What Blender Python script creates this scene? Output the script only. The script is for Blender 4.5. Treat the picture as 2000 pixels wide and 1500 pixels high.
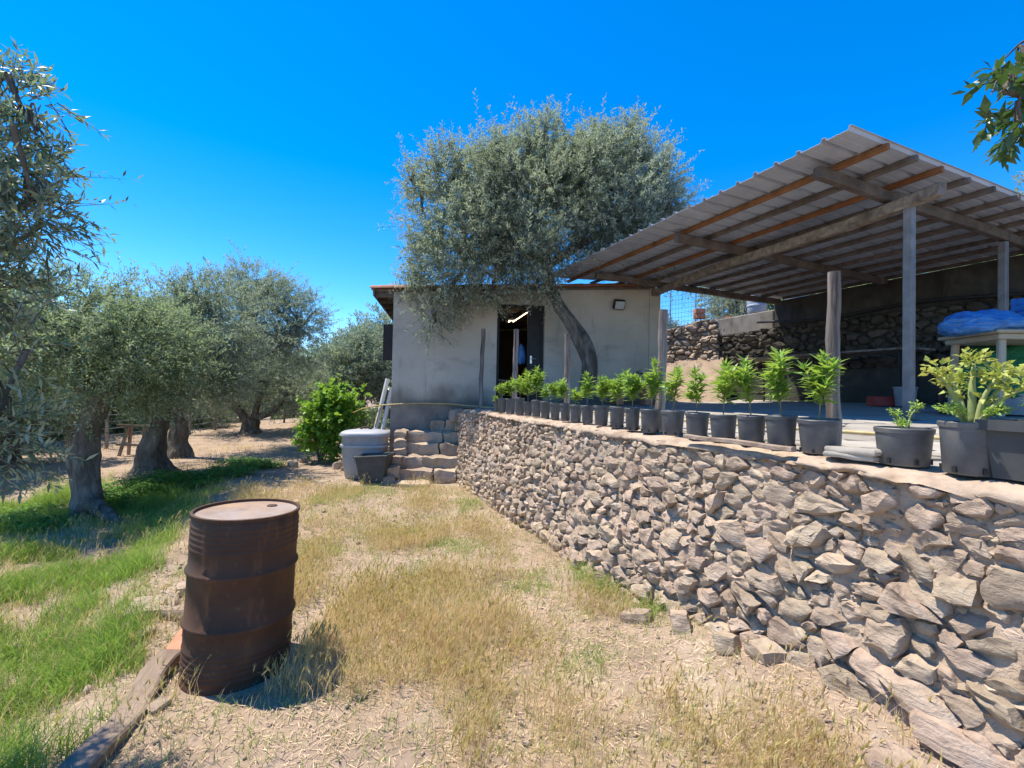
import bpy, bmesh, math, random
import numpy as np
from mathutils import Vector, Matrix, noise

# ------------------------------------------------------------------ scene, camera, sky, sun
scene = bpy.context.scene
for o in list(bpy.data.objects):
    bpy.data.objects.remove(o)
COL = scene.collection
EYE = Vector((0.0, 0.0, 1.6))
PITCH, ROLL, FPX = math.radians(1.0), math.radians(1.1), 900.0
_f = Vector((0, math.cos(PITCH), math.sin(PITCH)))
_r0, _u0 = Vector((1, 0, 0)), Vector((0, -math.sin(PITCH), math.cos(PITCH)))
_r = math.cos(ROLL) * _r0 + math.sin(ROLL) * _u0
_u = math.cos(ROLL) * _u0 - math.sin(ROLL) * _r0
cam_data = bpy.data.cameras.new('camera')
cam = bpy.data.objects.new('camera', cam_data)
COL.objects.link(cam)
cam_data.sensor_width = 36.0
cam_data.lens = 36.0 * FPX / 2000.0
cam_data.clip_start, cam_data.clip_end = 0.05, 2000.0
cam.matrix_world = Matrix(((_r.x, _u.x, -_f.x, EYE.x), (_r.y, _u.y, -_f.y, EYE.y), (_r.z, _u.z, -_f.z, EYE.z), (0, 0, 0, 1)))
scene.camera = cam

SUN_EL = math.radians(66)
SUN_AZ = math.atan2(-0.95, 0.31)
TO_SUN = Vector((math.sin(SUN_AZ) * math.cos(SUN_EL), math.cos(SUN_AZ) * math.cos(SUN_EL), math.sin(SUN_EL)))
world = bpy.data.worlds.new('World')
scene.world = world
world.use_nodes = True
wn, wl = world.node_tree.nodes, world.node_tree.links
sky = wn.new('ShaderNodeTexSky')
sky.sky_type = 'NISHITA'
sky.sun_disc = False
sky.sun_elevation = SUN_EL
sky.sun_rotation = SUN_AZ % (2 * math.pi)
sky.altitude = 1500.0
sky.air_density = 1.0
sky.dust_density = 0.0
sky.ozone_density = 3.0
hs = wn.new('ShaderNodeHueSaturation')
hs.inputs['Saturation'].default_value = 1.43
hs.inputs['Hue'].default_value = 0.504
wl.new(sky.outputs[0], hs.inputs['Color'])
wl.new(hs.outputs[0], wn['Background'].inputs['Color'])
wn['Background'].inputs['Strength'].default_value = 0.142
sun_data = bpy.data.lights.new('sun', 'SUN')
sun_data.energy = 3.8
sun_data.angle = math.radians(0.53)
sun_data.color = (1.0, 0.92, 0.79)
sun = bpy.data.objects.new('sun', sun_data)
COL.objects.link(sun)
sun.location = TO_SUN * 50
sun.rotation_euler = TO_SUN.to_track_quat('Z', 'Y').to_euler()
vs = scene.view_settings
vs.view_transform, vs.look = 'Standard', 'None'
vs.exposure, vs.gamma = 1.08, 1.0
vs.use_curve_mapping = False
scene.cycles.max_bounces = 7
scene.cycles.transparent_max_bounces = 6
scene.cycles.use_adaptive_sampling = True

def ray(u, v):
    return _f + ((u - 1000) / FPX) * _r - ((v - 750) / FPX) * _u
def at(u, v, Y):                       # the point at distance Y along the view that shows at (u, v)
    d = ray(u, v)
    return EYE + d * (Y / d.y)
def to_px(p):
    d = Vector(p) - EYE
    k = d.dot(_f)
    if k < 0.05:
        return None
    return (1000 + FPX * d.dot(_r) / k, 750 - FPX * d.dot(_u) / k)

# ------------------------------------------------------------------ helpers
def nz(p, s=1.0, o=0.0):
    return noise.noise(Vector((p[0] * s + o, p[1] * s - o * 0.7, (p[2] if len(p) > 2 else 0.0) * s + o * 1.3)))
def lerp(a, b, t):
    return a + (b - a) * t
def sstep(a, b, x):
    t = min(1.0, max(0.0, (x - a) / (b - a)))
    return t * t * (3 - 2 * t)

def tag(o, label=None, cat=None, group=None, kind=None):
    if label: o['label'] = label
    if cat: o['category'] = cat
    if group: o['group'] = group
    if kind: o['kind'] = kind
    return o
WORLD = {}                             # empties whose parts are modelled in world coordinates
def empty(name, loc=(0, 0, 0), rz=0.0, label=None, cat=None, group=None, kind=None, world=True):
    o = bpy.data.objects.new(name, None)
    if world:
        WORLD[o.name] = Matrix.Translation(Vector(loc)).inverted()
    o.empty_display_size = 0.1
    COL.objects.link(o)
    o.location = loc
    o.rotation_euler = (0, 0, rz)
    return tag(o, label, cat, group, kind)
def link_mesh(name, me, mat=None, parent=None, loc=None, rot=None, scale=None):
    o = bpy.data.objects.new(name, me)
    COL.objects.link(o)
    if mat is not None and len(me.materials) == 0:
        me.materials.append(mat)
    if parent is not None:
        o.parent = parent
        if parent.name in WORLD:
            o.matrix_parent_inverse = WORLD[parent.name]
    if loc is not None: o.location = loc
    if rot is not None: o.rotation_euler = rot
    if scale is not None: o.scale = scale
    return o
def np_mesh(name, verts, faces_flat, nper, smooth=False):
    """verts (N,3); faces_flat (F,nper) of vertex indices"""
    me = bpy.data.meshes.new(name)
    verts = np.ascontiguousarray(verts, dtype=np.float32)
    F = np.ascontiguousarray(faces_flat, dtype=np.int32)
    me.vertices.add(len(verts)); me.vertices.foreach_set('co', verts.ravel())
    me.loops.add(F.size); me.loops.foreach_set('vertex_index', F.ravel())
    me.polygons.add(len(F))
    me.polygons.foreach_set('loop_start', np.arange(0, F.size, nper, dtype=np.int32))
    me.update(calc_edges=True)
    if smooth:
        me.polygons.foreach_set('use_smooth', np.ones(len(F), dtype=bool))
    return me

class MB:
    def __init__(self):
        self.v, self.f = [], []
    def add(self, vs_, fs):
        n = len(self.v)
        self.v += [tuple(p) for p in vs_]
        self.f += [tuple(i + n for i in f) for f in fs]
        return self
    def box(self, c, s, rot=None, bev=0.0, jit=0.0, rnd=None):
        """box of size s centred at c; rot a 3x3 Matrix; chamfered vertical+horizontal edges when bev"""
        hx, hy, hz = s[0] / 2, s[1] / 2, s[2] / 2
        if bev <= 0:
            vs_ = [Vector((x, y, z)) for x in (-hx, hx) for y in (-hy, hy) for z in (-hz, hz)]
            fs = [(0, 1, 3, 2), (4, 6, 7, 5), (0, 4, 5, 1), (2, 3, 7, 6), (0, 2, 6, 4), (1, 5, 7, 3)]
        else:
            b = min(bev, hx * .9, hy * .9, hz * .9)
            bm = bmesh.new()
            bmesh.ops.create_cube(bm, size=1.0)
            for v in bm.verts:
                v.co = Vector((v.co.x * 2 * hx, v.co.y * 2 * hy, v.co.z * 2 * hz))
            bmesh.ops.bevel(bm, geom=bm.edges[:], offset=b, segments=1, affect='EDGES')
            bm.verts.index_update()
            vs_ = [v.co.copy() for v in bm.verts]
            fs = [[v.index for v in f.verts] for f in bm.faces]
            bm.free()
        if jit and rnd:
            vs_ = [p + Vector((rnd.uniform(-jit, jit), rnd.uniform(-jit, jit), rnd.uniform(-jit, jit))) for p in vs_]
        if rot is not None:
            vs_ = [rot @ p for p in vs_]
        c = Vector(c)
        return self.add([p + c for p in vs_], fs)
    def bar(self, a, b, w, h, up=Vector((0, 0, 1)), bev=0.0, segs=1, wob=0.0, seed=0):
        """squared timber from a to b"""
        a, b = Vector(a), Vector(b)
        x = (b - a); L = x.length; x.normalize()
        y = up.cross(x).normalized(); z = x.cross(y)
        if segs <= 1:
            R = Matrix((x, y, z)).transposed()
            return self.box((a + b) / 2, (L, w, h), R, bev)
        c = min(w, h) * 0.14
        prof = [(-w/2 + c, -h/2), (w/2 - c, -h/2), (w/2, -h/2 + c), (w/2, h/2 - c), (w/2 - c, h/2), (-w/2 + c, h/2), (-w/2, h/2 - c), (-w/2, -h/2 + c)]
        vs_, fs = [], []
        n = len(prof)
        for i in range(segs + 1):
            t = i / segs
            off = y * wob * nz((t * 3, seed, 0.3)) + z * wob * nz((t * 3, seed, 7.7))
            for k, (py, pz) in enumerate(prof):
                m = 1 + 0.10 * nz((t * 9, k * 3.1, seed + 2.0)) * (1 if wob else 0)
                vs_.append(a.lerp(b, t) + off + y * py * m + z * pz * m)
        for i in range(segs):
            for k in range(n):
                fs.append((i * n + k, i * n + (k + 1) % n, (i + 1) * n + (k + 1) % n, (i + 1) * n + k))
        fs.append(tuple(range(n - 1, -1, -1)))
        fs.append(tuple(segs * n + k for k in range(n)))
        return self.add(vs_, fs)
    def tube(self, pts, rad, n=8, amp=0.0, freq=3.0, seed=0.0, cap=True, lobes=0, lobe_amp=0.0):
        pts = [Vector(p) for p in pts]
        m = len(pts)
        if not hasattr(rad, '__len__'):
            rad = [rad] * m
        t0 = (pts[1] - pts[0]).normalized()
        ref = Vector((1, 0, 0)) if abs(t0.x) < 0.8 else Vector((0, 1, 0))
        nx = (ref - t0 * ref.dot(t0)).normalized()
        vs_, fs = [], []
        for i in range(m):
            t = (pts[min(i + 1, m - 1)] - pts[max(i - 1, 0)]).normalized()
            nx = (nx - t * nx.dot(t)).normalized()
            ny = t.cross(nx)
            for k in range(n):
                a = 2 * math.pi * k / n
                r = rad[i]
                dirv = nx * math.cos(a) + ny * math.sin(a)
                if amp:
                    p = pts[i] + dirv * r
                    r *= 1 + amp * nz(p, freq, seed) + 0.5 * amp * nz(p, freq * 2.3, seed + 9)
                if lobes:
                    r *= 1 + lobe_amp * math.sin(lobes * a + seed + 1.5 * nz(pts[i], 1.2, seed)) * (0.6 + 0.6 * nz(pts[i] + dirv, 0.9, seed))
                vs_.append(pts[i] + dirv * r)
        for i in range(m - 1):
            for k in range(n):
                fs.append((i * n + k, i * n + (k + 1) % n, (i + 1) * n + (k + 1) % n, (i + 1) * n + k))
        if cap:
            fs.append(tuple(range(n - 1, -1, -1)))
            fs.append(tuple((m - 1) * n + k for k in range(n)))
        return self.add(vs_, fs)
    def lathe(self, prof, n=32, c=(0, 0, 0), sx=1.0, sy=1.0, power=2.0, cap=True):
        """profile of (r, z) turned about z; power > 2 squares the section"""
        vs_, fs = [], []
        for r, z in prof:
            for k in range(n):
                a = 2 * math.pi * k / n
                ca, sa = math.cos(a), math.sin(a)
                q = 1.0 if power == 2.0 else (abs(ca) ** power + abs(sa) ** power) ** (-1.0 / power)
                vs_.append((c[0] + r * q * ca * sx, c[1] + r * q * sa * sy, c[2] + z))
        for i in range(len(prof) - 1):
            for k in range(n):
                fs.append((i * n + k, i * n + (k + 1) % n, (i + 1) * n + (k + 1) % n, (i + 1) * n + k))
        if cap and prof[0][0] > 1e-4: fs.append(tuple(range(n - 1, -1, -1)))
        if cap and prof[-1][0] > 1e-4: fs.append(tuple((len(prof) - 1) * n + k for k in range(n)))
        return self.add(vs_, fs)
    def mesh(self, name, smooth=0):
        me = bpy.data.meshes.new(name)
        me.from_pydata(self.v, [], self.f)
        me.update()
        if smooth:
            me.polygons.foreach_set('use_smooth', np.ones(len(me.polygons), dtype=bool))
            if smooth < 180:
                me.set_sharp_from_angle(angle=math.radians(smooth))
        return me
    def build(self, name, mat, parent=None, smooth=0, loc=None, rot=None):
        return link_mesh(name, self.mesh(name, smooth), mat, parent, loc, rot)

def spline(pts, n):
    pts = [Vector(p) for p in pts]
    P = [pts[0] * 2 - pts[1]] + pts + [pts[-1] * 2 - pts[-2]]
    out = []
    segs = len(pts) - 1
    for i in range(n + 1):
        t = i / n * segs
        k = min(int(t), segs - 1); t -= k
        p0, p1, p2, p3 = P[k], P[k + 1], P[k + 2], P[k + 3]
        out.append(0.5 * ((2 * p1) + (p2 - p0) * t + (2 * p0 - 5 * p1 + 4 * p2 - p3) * t * t + (3 * p1 - p0 - 3 * p2 + p3) * t ** 3))
    return out
def interp(vals, n):
    xs = np.linspace(0, len(vals) - 1, n + 1)
    return list(np.interp(xs, np.arange(len(vals)), vals))

def copy_thing(root, loc, rot, scale=1.0, label=None):
    def rec(o, par):
        c = o.copy()
        COL.objects.link(c)
        c.parent = par
        for ch in list(o.children):
            rec(ch, c)
        return c
    r = rec(root, None)
    r.location, r.rotation_euler, r.scale = loc, rot, (scale, scale, scale)
    if label: r['label'] = label
    return r

# ------------------------------------------------------------------ materials
def srgb(h):
    c = [int(h[i:i + 2], 16) / 255 for i in (0, 2, 4)]
    return tuple((x / 12.92 if x <= 0.04045 else ((x + 0.055) / 1.055) ** 2.4) for x in c) + (1.0,)
def mat(name, stops, scale=4.0, detail=6.0, rough=0.85, dist=0.0, stretch=(1, 1, 1), bump=(), island=0.0, obj=0.0,
        trans=0.0, back=None, metal=0.0, layers=(), spec=0.3, coat=0.0, hue_var=0.0, trans_col=None):
    """stops: [(pos, rgb)] over a noise; layers: [(rgb, noise scale, lo, hi, stretch)] blended on top;
    bump: [(scale, strength, distance)]"""
    m = bpy.data.materials.new(name)
    m.use_nodes = True
    N, L = m.node_tree.nodes, m.node_tree.links
    bs = N['Principled BSDF']
    out = N['Material Output']
    tc = N.new('ShaderNodeTexCoord')
    def noise_tex(sc, det, st, ds=0.0, rgh=0.6):
        mp = N.new('ShaderNodeMapping')
        mp.inputs['Scale'].default_value = st
        L.new(tc.outputs['Object'], mp.inputs['Vector'])
        n = N.new('ShaderNodeTexNoise')
        n.inputs['Scale'].default_value = sc
        n.inputs['Detail'].default_value = det
        n.inputs['Roughness'].default_value = rgh
        n.inputs['Distortion'].default_value = ds
        L.new(mp.outputs[0], n.inputs['Vector'])
        return n
    n1 = noise_tex(scale, detail, stretch, dist)
    rp = N.new('ShaderNodeValToRGB')
    els = rp.color_ramp.elements
    for i, (p, c) in enumerate(stops):
        e = els[i] if i < 2 else els.new(p)
        e.position = p
        e.color = tuple(c[:3]) + (1.0,)
    L.new(n1.outputs['Fac'], rp.inputs['Fac'])
    col = rp.outputs['Color']
    for (c, sc, lo, hi, st) in layers:
        nn = noise_tex(sc, 7.0, st, 0.2, 0.65)
        mr = N.new('ShaderNodeMapRange')
        mr.inputs['From Min'].default_value, mr.inputs['From Max'].default_value = lo, hi
        L.new(nn.outputs['Fac'], mr.inputs['Value'])
        mx = N.new('ShaderNodeMix'); mx.data_type = 'RGBA'
        L.new(mr.outputs['Result'], mx.inputs['Factor'])
        L.new(col, mx.inputs['A'])
        mx.inputs['B'].default_value = tuple(c[:3]) + (1.0,)
        col = mx.outputs['Result']
    if island or obj or hue_var:
        hv = N.new('ShaderNodeHueSaturation')
        if obj:
            src = N.new('ShaderNodeObjectInfo').outputs['Random']
        else:
            src = N.new('ShaderNodeNewGeometry').outputs['Random Per Island']
        a = obj or island
        mr = N.new('ShaderNodeMapRange')
        mr.inputs['To Min'].default_value, mr.inputs['To Max'].default_value = 1 - a, 1 + a
        L.new(src, mr.inputs['Value'])
        L.new(mr.outputs['Result'], hv.inputs['Value'])
        if hue_var:
            ma = N.new('ShaderNodeMath'); ma.operation = 'MULTIPLY'; ma.inputs[1].default_value = 7.31
            mf = N.new('ShaderNodeMath'); mf.operation = 'FRACT'
            L.new(src, ma.inputs[0]); L.new(ma.outputs[0], mf.inputs[0])
            m2 = N.new('ShaderNodeMapRange')
            m2.inputs['To Min'].default_value, m2.inputs['To Max'].default_value = 0.5 - hue_var, 0.5 + hue_var
            L.new(mf.outputs[0], m2.inputs['Value'])
            L.new(m2.outputs['Result'], hv.inputs['Hue'])
        L.new(col, hv.inputs['Color'])
        col = hv.outputs['Color']
    front = col
    if back is not None:
        ge = N.new('ShaderNodeNewGeometry')
        mx = N.new('ShaderNodeMix'); mx.data_type = 'RGBA'
        L.new(ge.outputs['Backfacing'], mx.inputs['Factor'])
        L.new(col, mx.inputs['A'])
        mx.inputs['B'].default_value = tuple(back[:3]) + (1.0,)
        col = mx.outputs['Result']
    L.new(col, bs.inputs['Base Color'])
    bs.inputs['Roughness'].default_value = rough
    bs.inputs['Metallic'].default_value = metal
    bs.inputs['Specular IOR Level'].default_value = spec
    bs.inputs['Coat Weight'].default_value = coat
    prev = None
    for (sc, st, dd, *sx) in bump:
        nb = noise_tex(sc, 8.0, sx[0] if sx else (1, 1, 1), 0.3, 0.62)
        b = N.new('ShaderNodeBump')
        b.inputs['Strength'].default_value = st
        b.inputs['Distance'].default_value = dd
        L.new(nb.outputs['Fac'], b.inputs['Height'])
        if prev is not None: L.new(prev, b.inputs['Normal'])
        prev = b.outputs['Normal']
    if prev is not None:
        L.new(prev, bs.inputs['Normal'])
    if trans > 0:
        tr = N.new('ShaderNodeBsdfTranslucent')
        if trans_col:
            tr.inputs['Color'].default_value = tuple(trans_col[:3]) + (1.0,)
        else:
            L.new(front, tr.inputs['Color'])
        ms = N.new('ShaderNodeMixShader')
        ms.inputs['Fac'].default_value = trans
        L.new(bs.outputs[0], ms.inputs[1]); L.new(tr.outputs[0], ms.inputs[2])
        L.new(ms.outputs[0], out.inputs['Surface'])
    return m
def emit_mat(name, c, s):
    m = bpy.data.materials.new(name); m.use_nodes = True
    b = m.node_tree.nodes['Principled BSDF']
    b.inputs['Base Color'].default_value = (.8, .8, .8, 1)
    b.inputs['Emission Color'].default_value = tuple(c) + (1.0,)
    b.inputs['Emission Strength'].default_value = s
    return m

M = {}
M['soil'] = mat('soil', [(0.30, (.22, .160, .116)), (0.5, (.33, .248, .182)), (0.72, (.42, .33, .25))], 2.2, 10, 0.95,
    layers=[((.37, .265, .18), 0.55, 0.48, 0.68, (1, 1, 1)), ((.24, .19, .14), 9.0, 0.56, 0.75, (1, 1, 1))],
    bump=[(14, .55, .03), (70, .5, .010), (260, .4, .003)], spec=0.1)
M['stone'] = mat('stone', [(0.28, (.265, .195, .140)), (0.5, (.405, .312, .230)), (0.72, (.51, .408, .308))], 5.0, 9, 0.92, obj=0.20, hue_var=0.010, dist=0.6,
    layers=[((.34, .30, .265), 3.0, 0.54, 0.70, (1, 1, 1)), ((.46, .35, .25), 7.0, 0.54, 0.72, (1, 1, 1))],
    bump=[(16, .9, .03, (.6, .6, 1.9)), (70, .6, .008), (230, .35, .0025)], spec=0.15)
M['stone_i'] = mat('stone_small', [(0.28, (.265, .195, .140)), (0.5, (.405, .312, .230)), (0.72, (.51, .408, .308))], 5.0, 9, 0.92, island=0.22, hue_var=0.010, dist=0.6,
    layers=[((.34, .30, .265), 3.0, 0.54, 0.70, (1, 1, 1))],
    bump=[(16, .9, .03, (.6, .6, 1.9)), (70, .6, .008)], spec=0.15)
M['mortar'] = mat('earth_mortar', [(0.3, (.33, .245, .175)), (0.55, (.46, .355, .26)), (0.75, (.53, .42, .32))], 6, 9, 0.95,
    bump=[(24, .8, .03), (110, .6, .008)], spec=0.1)
M['cap'] = mat('sand_render', [(0.3, (.28, .205, .150)), (0.5, (.42, .32, .235)), (0.75, (.52, .41, .31))], 9, 10, 0.95, layers=[((.25, .19, .145), 14, .56, .70, (1, 1, 1))],
    bump=[(20, .5, .02), (120, .4, .005)], spec=0.1)
M['slab'] = mat('paving_stone', [(0.3, (.27, .24, .20)), (0.55, (.37, .335, .28)), (0.75, (.44, .40, .34))], 3, 8, 0.85, obj=0.14,
    bump=[(18, .4, .012), (90, .3, .004)])
M['floor'] = mat('terrace_floor', [(0.3, (.26, .24, .215)), (0.55, (.36, .33, .29)), (0.75, (.44, .40, .34))], 2.5, 9, 0.9,
    bump=[(30, .4, .01), (140, .4, .004)])
M['plaster'] = mat('grey_render', [(0.3, (.42, .38, .315)), (0.55, (.50, .455, .38)), (0.75, (.54, .495, .42))], 1.3, 8, 0.9, 
    layers=[((.27, .25, .22), 1.1, 0.55, 0.80, (1, 1, 2.2)), ((.30, .275, .235), 6.0, 0.56, 0.78, (1, 1, .18)), ((.50, .47, .42), .8, .62, .66, (1, 1, 1))],
    bump=[(40, .25, .006), (160, .25, .002)])
M['concrete'] = mat('concrete', [(0.3, (.15, .137, .12)), (0.55, (.22, .20, .175)), (0.75, (.29, .265, .23))], 3, 9, 0.92,
    layers=[((.09, .085, .07), 3.5, 0.55, 0.75, (1, 1, .35))], bump=[(35, .5, .01), (160, .4, .003)])
M['rust'] = mat('rusty_steel', [(0.30, (.060, .031, .019)), (0.5, (.088, .044, .026)), (0.72, (.125, .064, .036))], 3.5, 11, 0.72, dist=0.4,
    layers=[((.050, .044, .028), 2.0, 0.50, 0.72, (1, 1, 1.3)), ((.22, .095, .038), 9, 0.58, 0.76, (1, 1, .25)), ((.15, .10, .065), 22, 0.62, 0.74, (1, 1, 1))],
    bump=[(60, .3, .003), (240, .35, .0015)], metal=0.15, spec=0.35)
M['rust_lid'] = mat('rusty_lid', [(0.30, (.22, .155, .11)), (0.5, (.34, .235, .16)), (0.72, (.44, .275, .15))], 4.5, 10, 0.6, dist=0.5,
    layers=[((.36, .31, .28), 2.2, 0.46, 0.62, (1, 1, 1))], bump=[(70, .25, .003), (240, .3, .0015)], metal=0.2, spec=0.4)
M['greywood'] = mat('weathered_wood', [(0.34, (.070, .055, .046)), (0.46, (.21, .172, .148)), (0.68, (.40, .345, .305))], 16, 9, 0.9, stretch=(1, 1, .07), obj=0.12,
    bump=[(30, 1.0, .02, (1, 1, .06)), (90, .5, .004, (1, 1, .10))], spec=0.15)
M['wood_x'] = mat('old_plank', [(0.30, (.17, .12, .09)), (0.5, (.30, .225, .17)), (0.72, (.43, .34, .27))], 6, 8, 0.9, stretch=(.12, 1, 1), dist=0.6,
    bump=[(14, .9, .02, (.10, 1, 1)), (80, .5, .005, (.15, 1, 1))], spec=0.15)
M['beam'] = mat('brown_beam', [(0.30, (.075, .062, .054)), (0.5, (.135, .112, .098)), (0.72, (.20, .168, .148))], 4, 8, 0.85, obj=0.25, dist=0.8,
    bump=[(30, .6, .01), (120, .4, .003)], spec=0.2)
M['beam_orange'] = mat('orange_batten', [(0.30, (.115, .052, .024)), (0.5, (.20, .088, .038)), (0.72, (.27, .125, .055))], 5, 8, 0.8, obj=0.12,
    bump=[(60, .4, .004)], spec=0.25)
M['beam_grey'] = mat('grey_beam', [(0.30, (.11, .088, .07)), (0.5, (.22, .18, .145)), (0.72, (.36, .30, .25))], 8, 8, 0.9, dist=1.0,
    bump=[(30, .8, .012), (120, .4, .004)], spec=0.15)
M['sheet'] = mat('metal_sheet', [(0.30, (.29, .31, .36)), (0.55, (.38, .41, .47)), (0.78, (.45, .48, .54))], 1.4, 8, 0.6, obj=0.06, metal=0.1,
    layers=[((.16, .085, .05), 4.0, 0.66, 0.74, (1, 1, 1)), ((.25, .235, .23), 9.0, 0.60, 0.8, (1, .3, 1))], bump=[(12, .15, .01)], spec=0.4)
M['steel'] = mat('grey_steel_post', [(0.30, (.13, .125, .12)), (0.55, (.20, .195, .19)), (0.75, (.27, .26, .25))], 6, 8, 0.6, metal=0.2,
    layers=[((.12, .075, .05), 8, 0.62, 0.78, (1, 1, .4))], bump=[(90, .2, .002)])
M['pot'] = mat('black_plastic_pot', [(0.35, (.068, .073, .076)), (0.55, (.098, .104, .107)), (0.75, (.14, .14, .135))], 9, 8, 0.52, obj=0.10,
    layers=[((.22, .185, .145), 6.0, 0.54, 0.86, (1, 1, 1.6))], bump=[(150, .15, .001)], spec=0.5)
M['potsoil'] = mat('potting_soil', [(0.35, (.05, .033, .022)), (0.65, (.13, .09, .06))], 40, 6, 0.95, bump=[(60, .9, .015)])
M['terracotta'] = mat('terracotta', [(0.3, (.42, .155, .085)), (0.6, (.56, .235, .14)), (0.8, (.62, .33, .22))], 5, 7, 0.85, obj=0.12, bump=[(60, .3, .004)])
M['bark'] = mat('olive_bark', [(0.30, (.062, .052, .043)), (0.5, (.145, .123, .10)), (0.72, (.27, .238, .198))], 8, 10, 0.95, stretch=(1, 1, .35), dist=0.7,
    layers=[((.10, .11, .06), 3, 0.58, 0.75, (1, 1, 1))],
    bump=[(9, 1.0, .06, (1, 1, .30)), (40, .8, .02, (1, 1, .4)), (130, .5, .006)], spec=0.1)
M['olive'] = mat('olive_leaf', [(0.3, (.115, .155, .100)), (0.7, (.190, .235, .160))], 1.2, 3, 0.55, island=0.32, hue_var=0.02, trans=0.38,
    back=(.44, .485, .41), trans_col=(.33, .40, .21), spec=0.35)
M['olive_dark'] = mat('olive_leaf_dark', [(0.3, (.115, .172, .085)), (0.7, (.20, .270, .135))], 1.2, 3, 0.55, island=0.35, hue_var=0.02, trans=0.38,
    back=(.37, .43, .32), trans_col=(.33, .43, .17), spec=0.35)
M['olive_near'] = mat('olive_leaf_near', [(0.3, (.070, .112, .060)), (0.7, (.135, .190, .110))], 1.2, 3, 0.42, island=0.35, hue_var=0.02, trans=0.30,
    back=(.30, .36, .29), trans_col=(.26, .37, .14), spec=0.5)
M['citrus'] = mat('citrus_leaf', [(0.3, (.030, .065, .022)), (0.7, (.065, .125, .040))], 2, 3, 0.30, island=0.3, trans=0.2, spec=0.6, trans_col=(.12, .25, .03))
M['seedling'] = mat('seedling_leaf', [(0.3, (.15, .28, .045)), (0.7, (.27, .43, .080))], 6, 3, 0.42, island=0.28, hue_var=0.012, trans=0.36, trans_col=(.44, .62, .08), spec=0.4)
M['vine'] = mat('vine_leaf', [(0.3, (.080, .20, .025)), (0.7, (.19, .36, .05))], 3, 3, 0.45, island=0.3, hue_var=0.015, trans=0.38, trans_col=(.32, .52, .05), spec=0.4)
M['celery'] = mat('pale_leaf', [(0.3, (.26, .36, .05)), (0.6, (.46, .46, .11)), (0.8, (.60, .46, .18))], 9, 4, 0.5, island=0.22, hue_var=0.02, trans=0.30, trans_col=(.55, .60, .12), spec=0.4)
M['celery_g'] = mat('celery_leaf', [(0.3, (.20, .36, .06)), (0.7, (.38, .50, .11))], 9, 4, 0.5, island=0.25, hue_var=0.02, trans=0.32, trans_col=(.42, .58, .10), spec=0.4)
M['stalk'] = mat('celery_stalk', [(0.3, (.24, .31, .09)), (0.7, (.40, .42, .17))], 14, 4, 0.5, stretch=(1, 1, .2), bump=[(60, .4, .004, (1, 1, .1))], trans=0.1)
M['stem'] = mat('green_stem', [(0.3, (.20, .19, .085)), (0.7, (.33, .31, .16))], 20, 4, 0.7)
M['green_grass'] = mat('green_grass', [(0.3, (.17, .27, .045)), (0.5, (.27, .37, .075)), (0.72, (.42, .42, .13))], 0.9, 4, 0.55, island=0.3, hue_var=0.02, trans=0.38, trans_col=(.33, .50, .08), spec=0.3)
M['dry_grass'] = mat('dry_grass', [(0.3, (.60, .46, .26)), (0.55, (.74, .60, .37)), (0.75, (.58, .54, .25))], 1.1, 5, 0.75, island=0.26, hue_var=0.015, trans=0.45, trans_col=(.74, .58, .27), spec=0.15)
M['seed_head'] = mat('grass_seed_head', [(0.3, (.48, .43, .16)), (0.6, (.68, .55, .27))], 1.3, 5, 0.75, island=0.25, hue_var=0.02, trans=0.45, trans_col=(.68, .58, .22), spec=0.15)
M['litter'] = mat('straw_litter', [(0.3, (.48, .34, .20)), (0.7, (.68, .53, .36))], 2, 5, 0.85, island=0.35, hue_var=0.012, spec=0.1)
M['weed'] = mat('weed_leaf', [(0.3, (.075, .19, .030)), (0.7, (.16, .31, .055))], 1.5, 4, 0.5, island=0.3, hue_var=0.015, trans=0.36, trans_col=(.28, .48, .06), spec=0.35)
M['tile'] = mat('roof_tile', [(0.3, (.30, .13, .075)), (0.6, (.43, .21, .13)), (0.8, (.46, .30, .22))], 8, 7, 0.9, obj=0.2, bump=[(60, .3, .004)])
M['dark_wood'] = mat('dark_shutter', [(0.3, (.022, .017, .015)), (0.7, (.045, .034, .030))], 6, 5, 0.6, stretch=(1, 1, .1), bump=[(40, .3, .003)])
M['door'] = mat('dark_metal_door', [(0.3, (.016, .016, .017)), (0.7, (.030, .030, .031))], 5, 6, 0.55, bump=[(30, .2, .003)])
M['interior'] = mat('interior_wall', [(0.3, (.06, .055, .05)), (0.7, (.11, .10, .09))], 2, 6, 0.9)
M['whiteplastic'] = mat('white_plastic', [(0.3, (.25, .255, .26)), (0.6, (.32, .325, .33)), (0.8, (.36, .36, .35))], 5, 7, 0.5, layers=[((.34, .31, .27), 5, 0.60, 0.85, (1, 1, .5))], spec=0.4)
M['greylid'] = mat('grey_plastic_lid', [(0.3, (.32, .33, .345)), (0.7, (.42, .43, .44))], 5, 7, 0.5, layers=[((.3, .27, .24), 6, 0.6, 0.85, (1, 1, 1))], spec=0.4)
M['tub'] = mat('charcoal_plastic', [(0.3, (.050, .054, .054)), (0.7, (.085, .088, .086))], 6, 7, 0.55, layers=[((.20, .17, .14), 6, 0.64, 0.9, (1, 1, 1))])
M['pvc'] = mat('pvc_pipe', [(0.3, (.58, .57, .53)), (0.7, (.70, .68, .63))], 5, 6, 0.45, layers=[((.4, .34, .27), 5, 0.6, 0.85, (1, 1, .3))])
M['blue'] = mat('blue_plastic', [(0.3, (.035, .17, .46)), (0.7, (.09, .30, .64))], 7, 4, 0.35, bump=[(14, .6, .03)], trans=0.2, spec=0.5)
M['bluecrate'] = mat('blue_crate', [(0.3, (.02, .17, .52)), (0.7, (.04, .24, .62))], 7, 4, 0.45)
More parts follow.
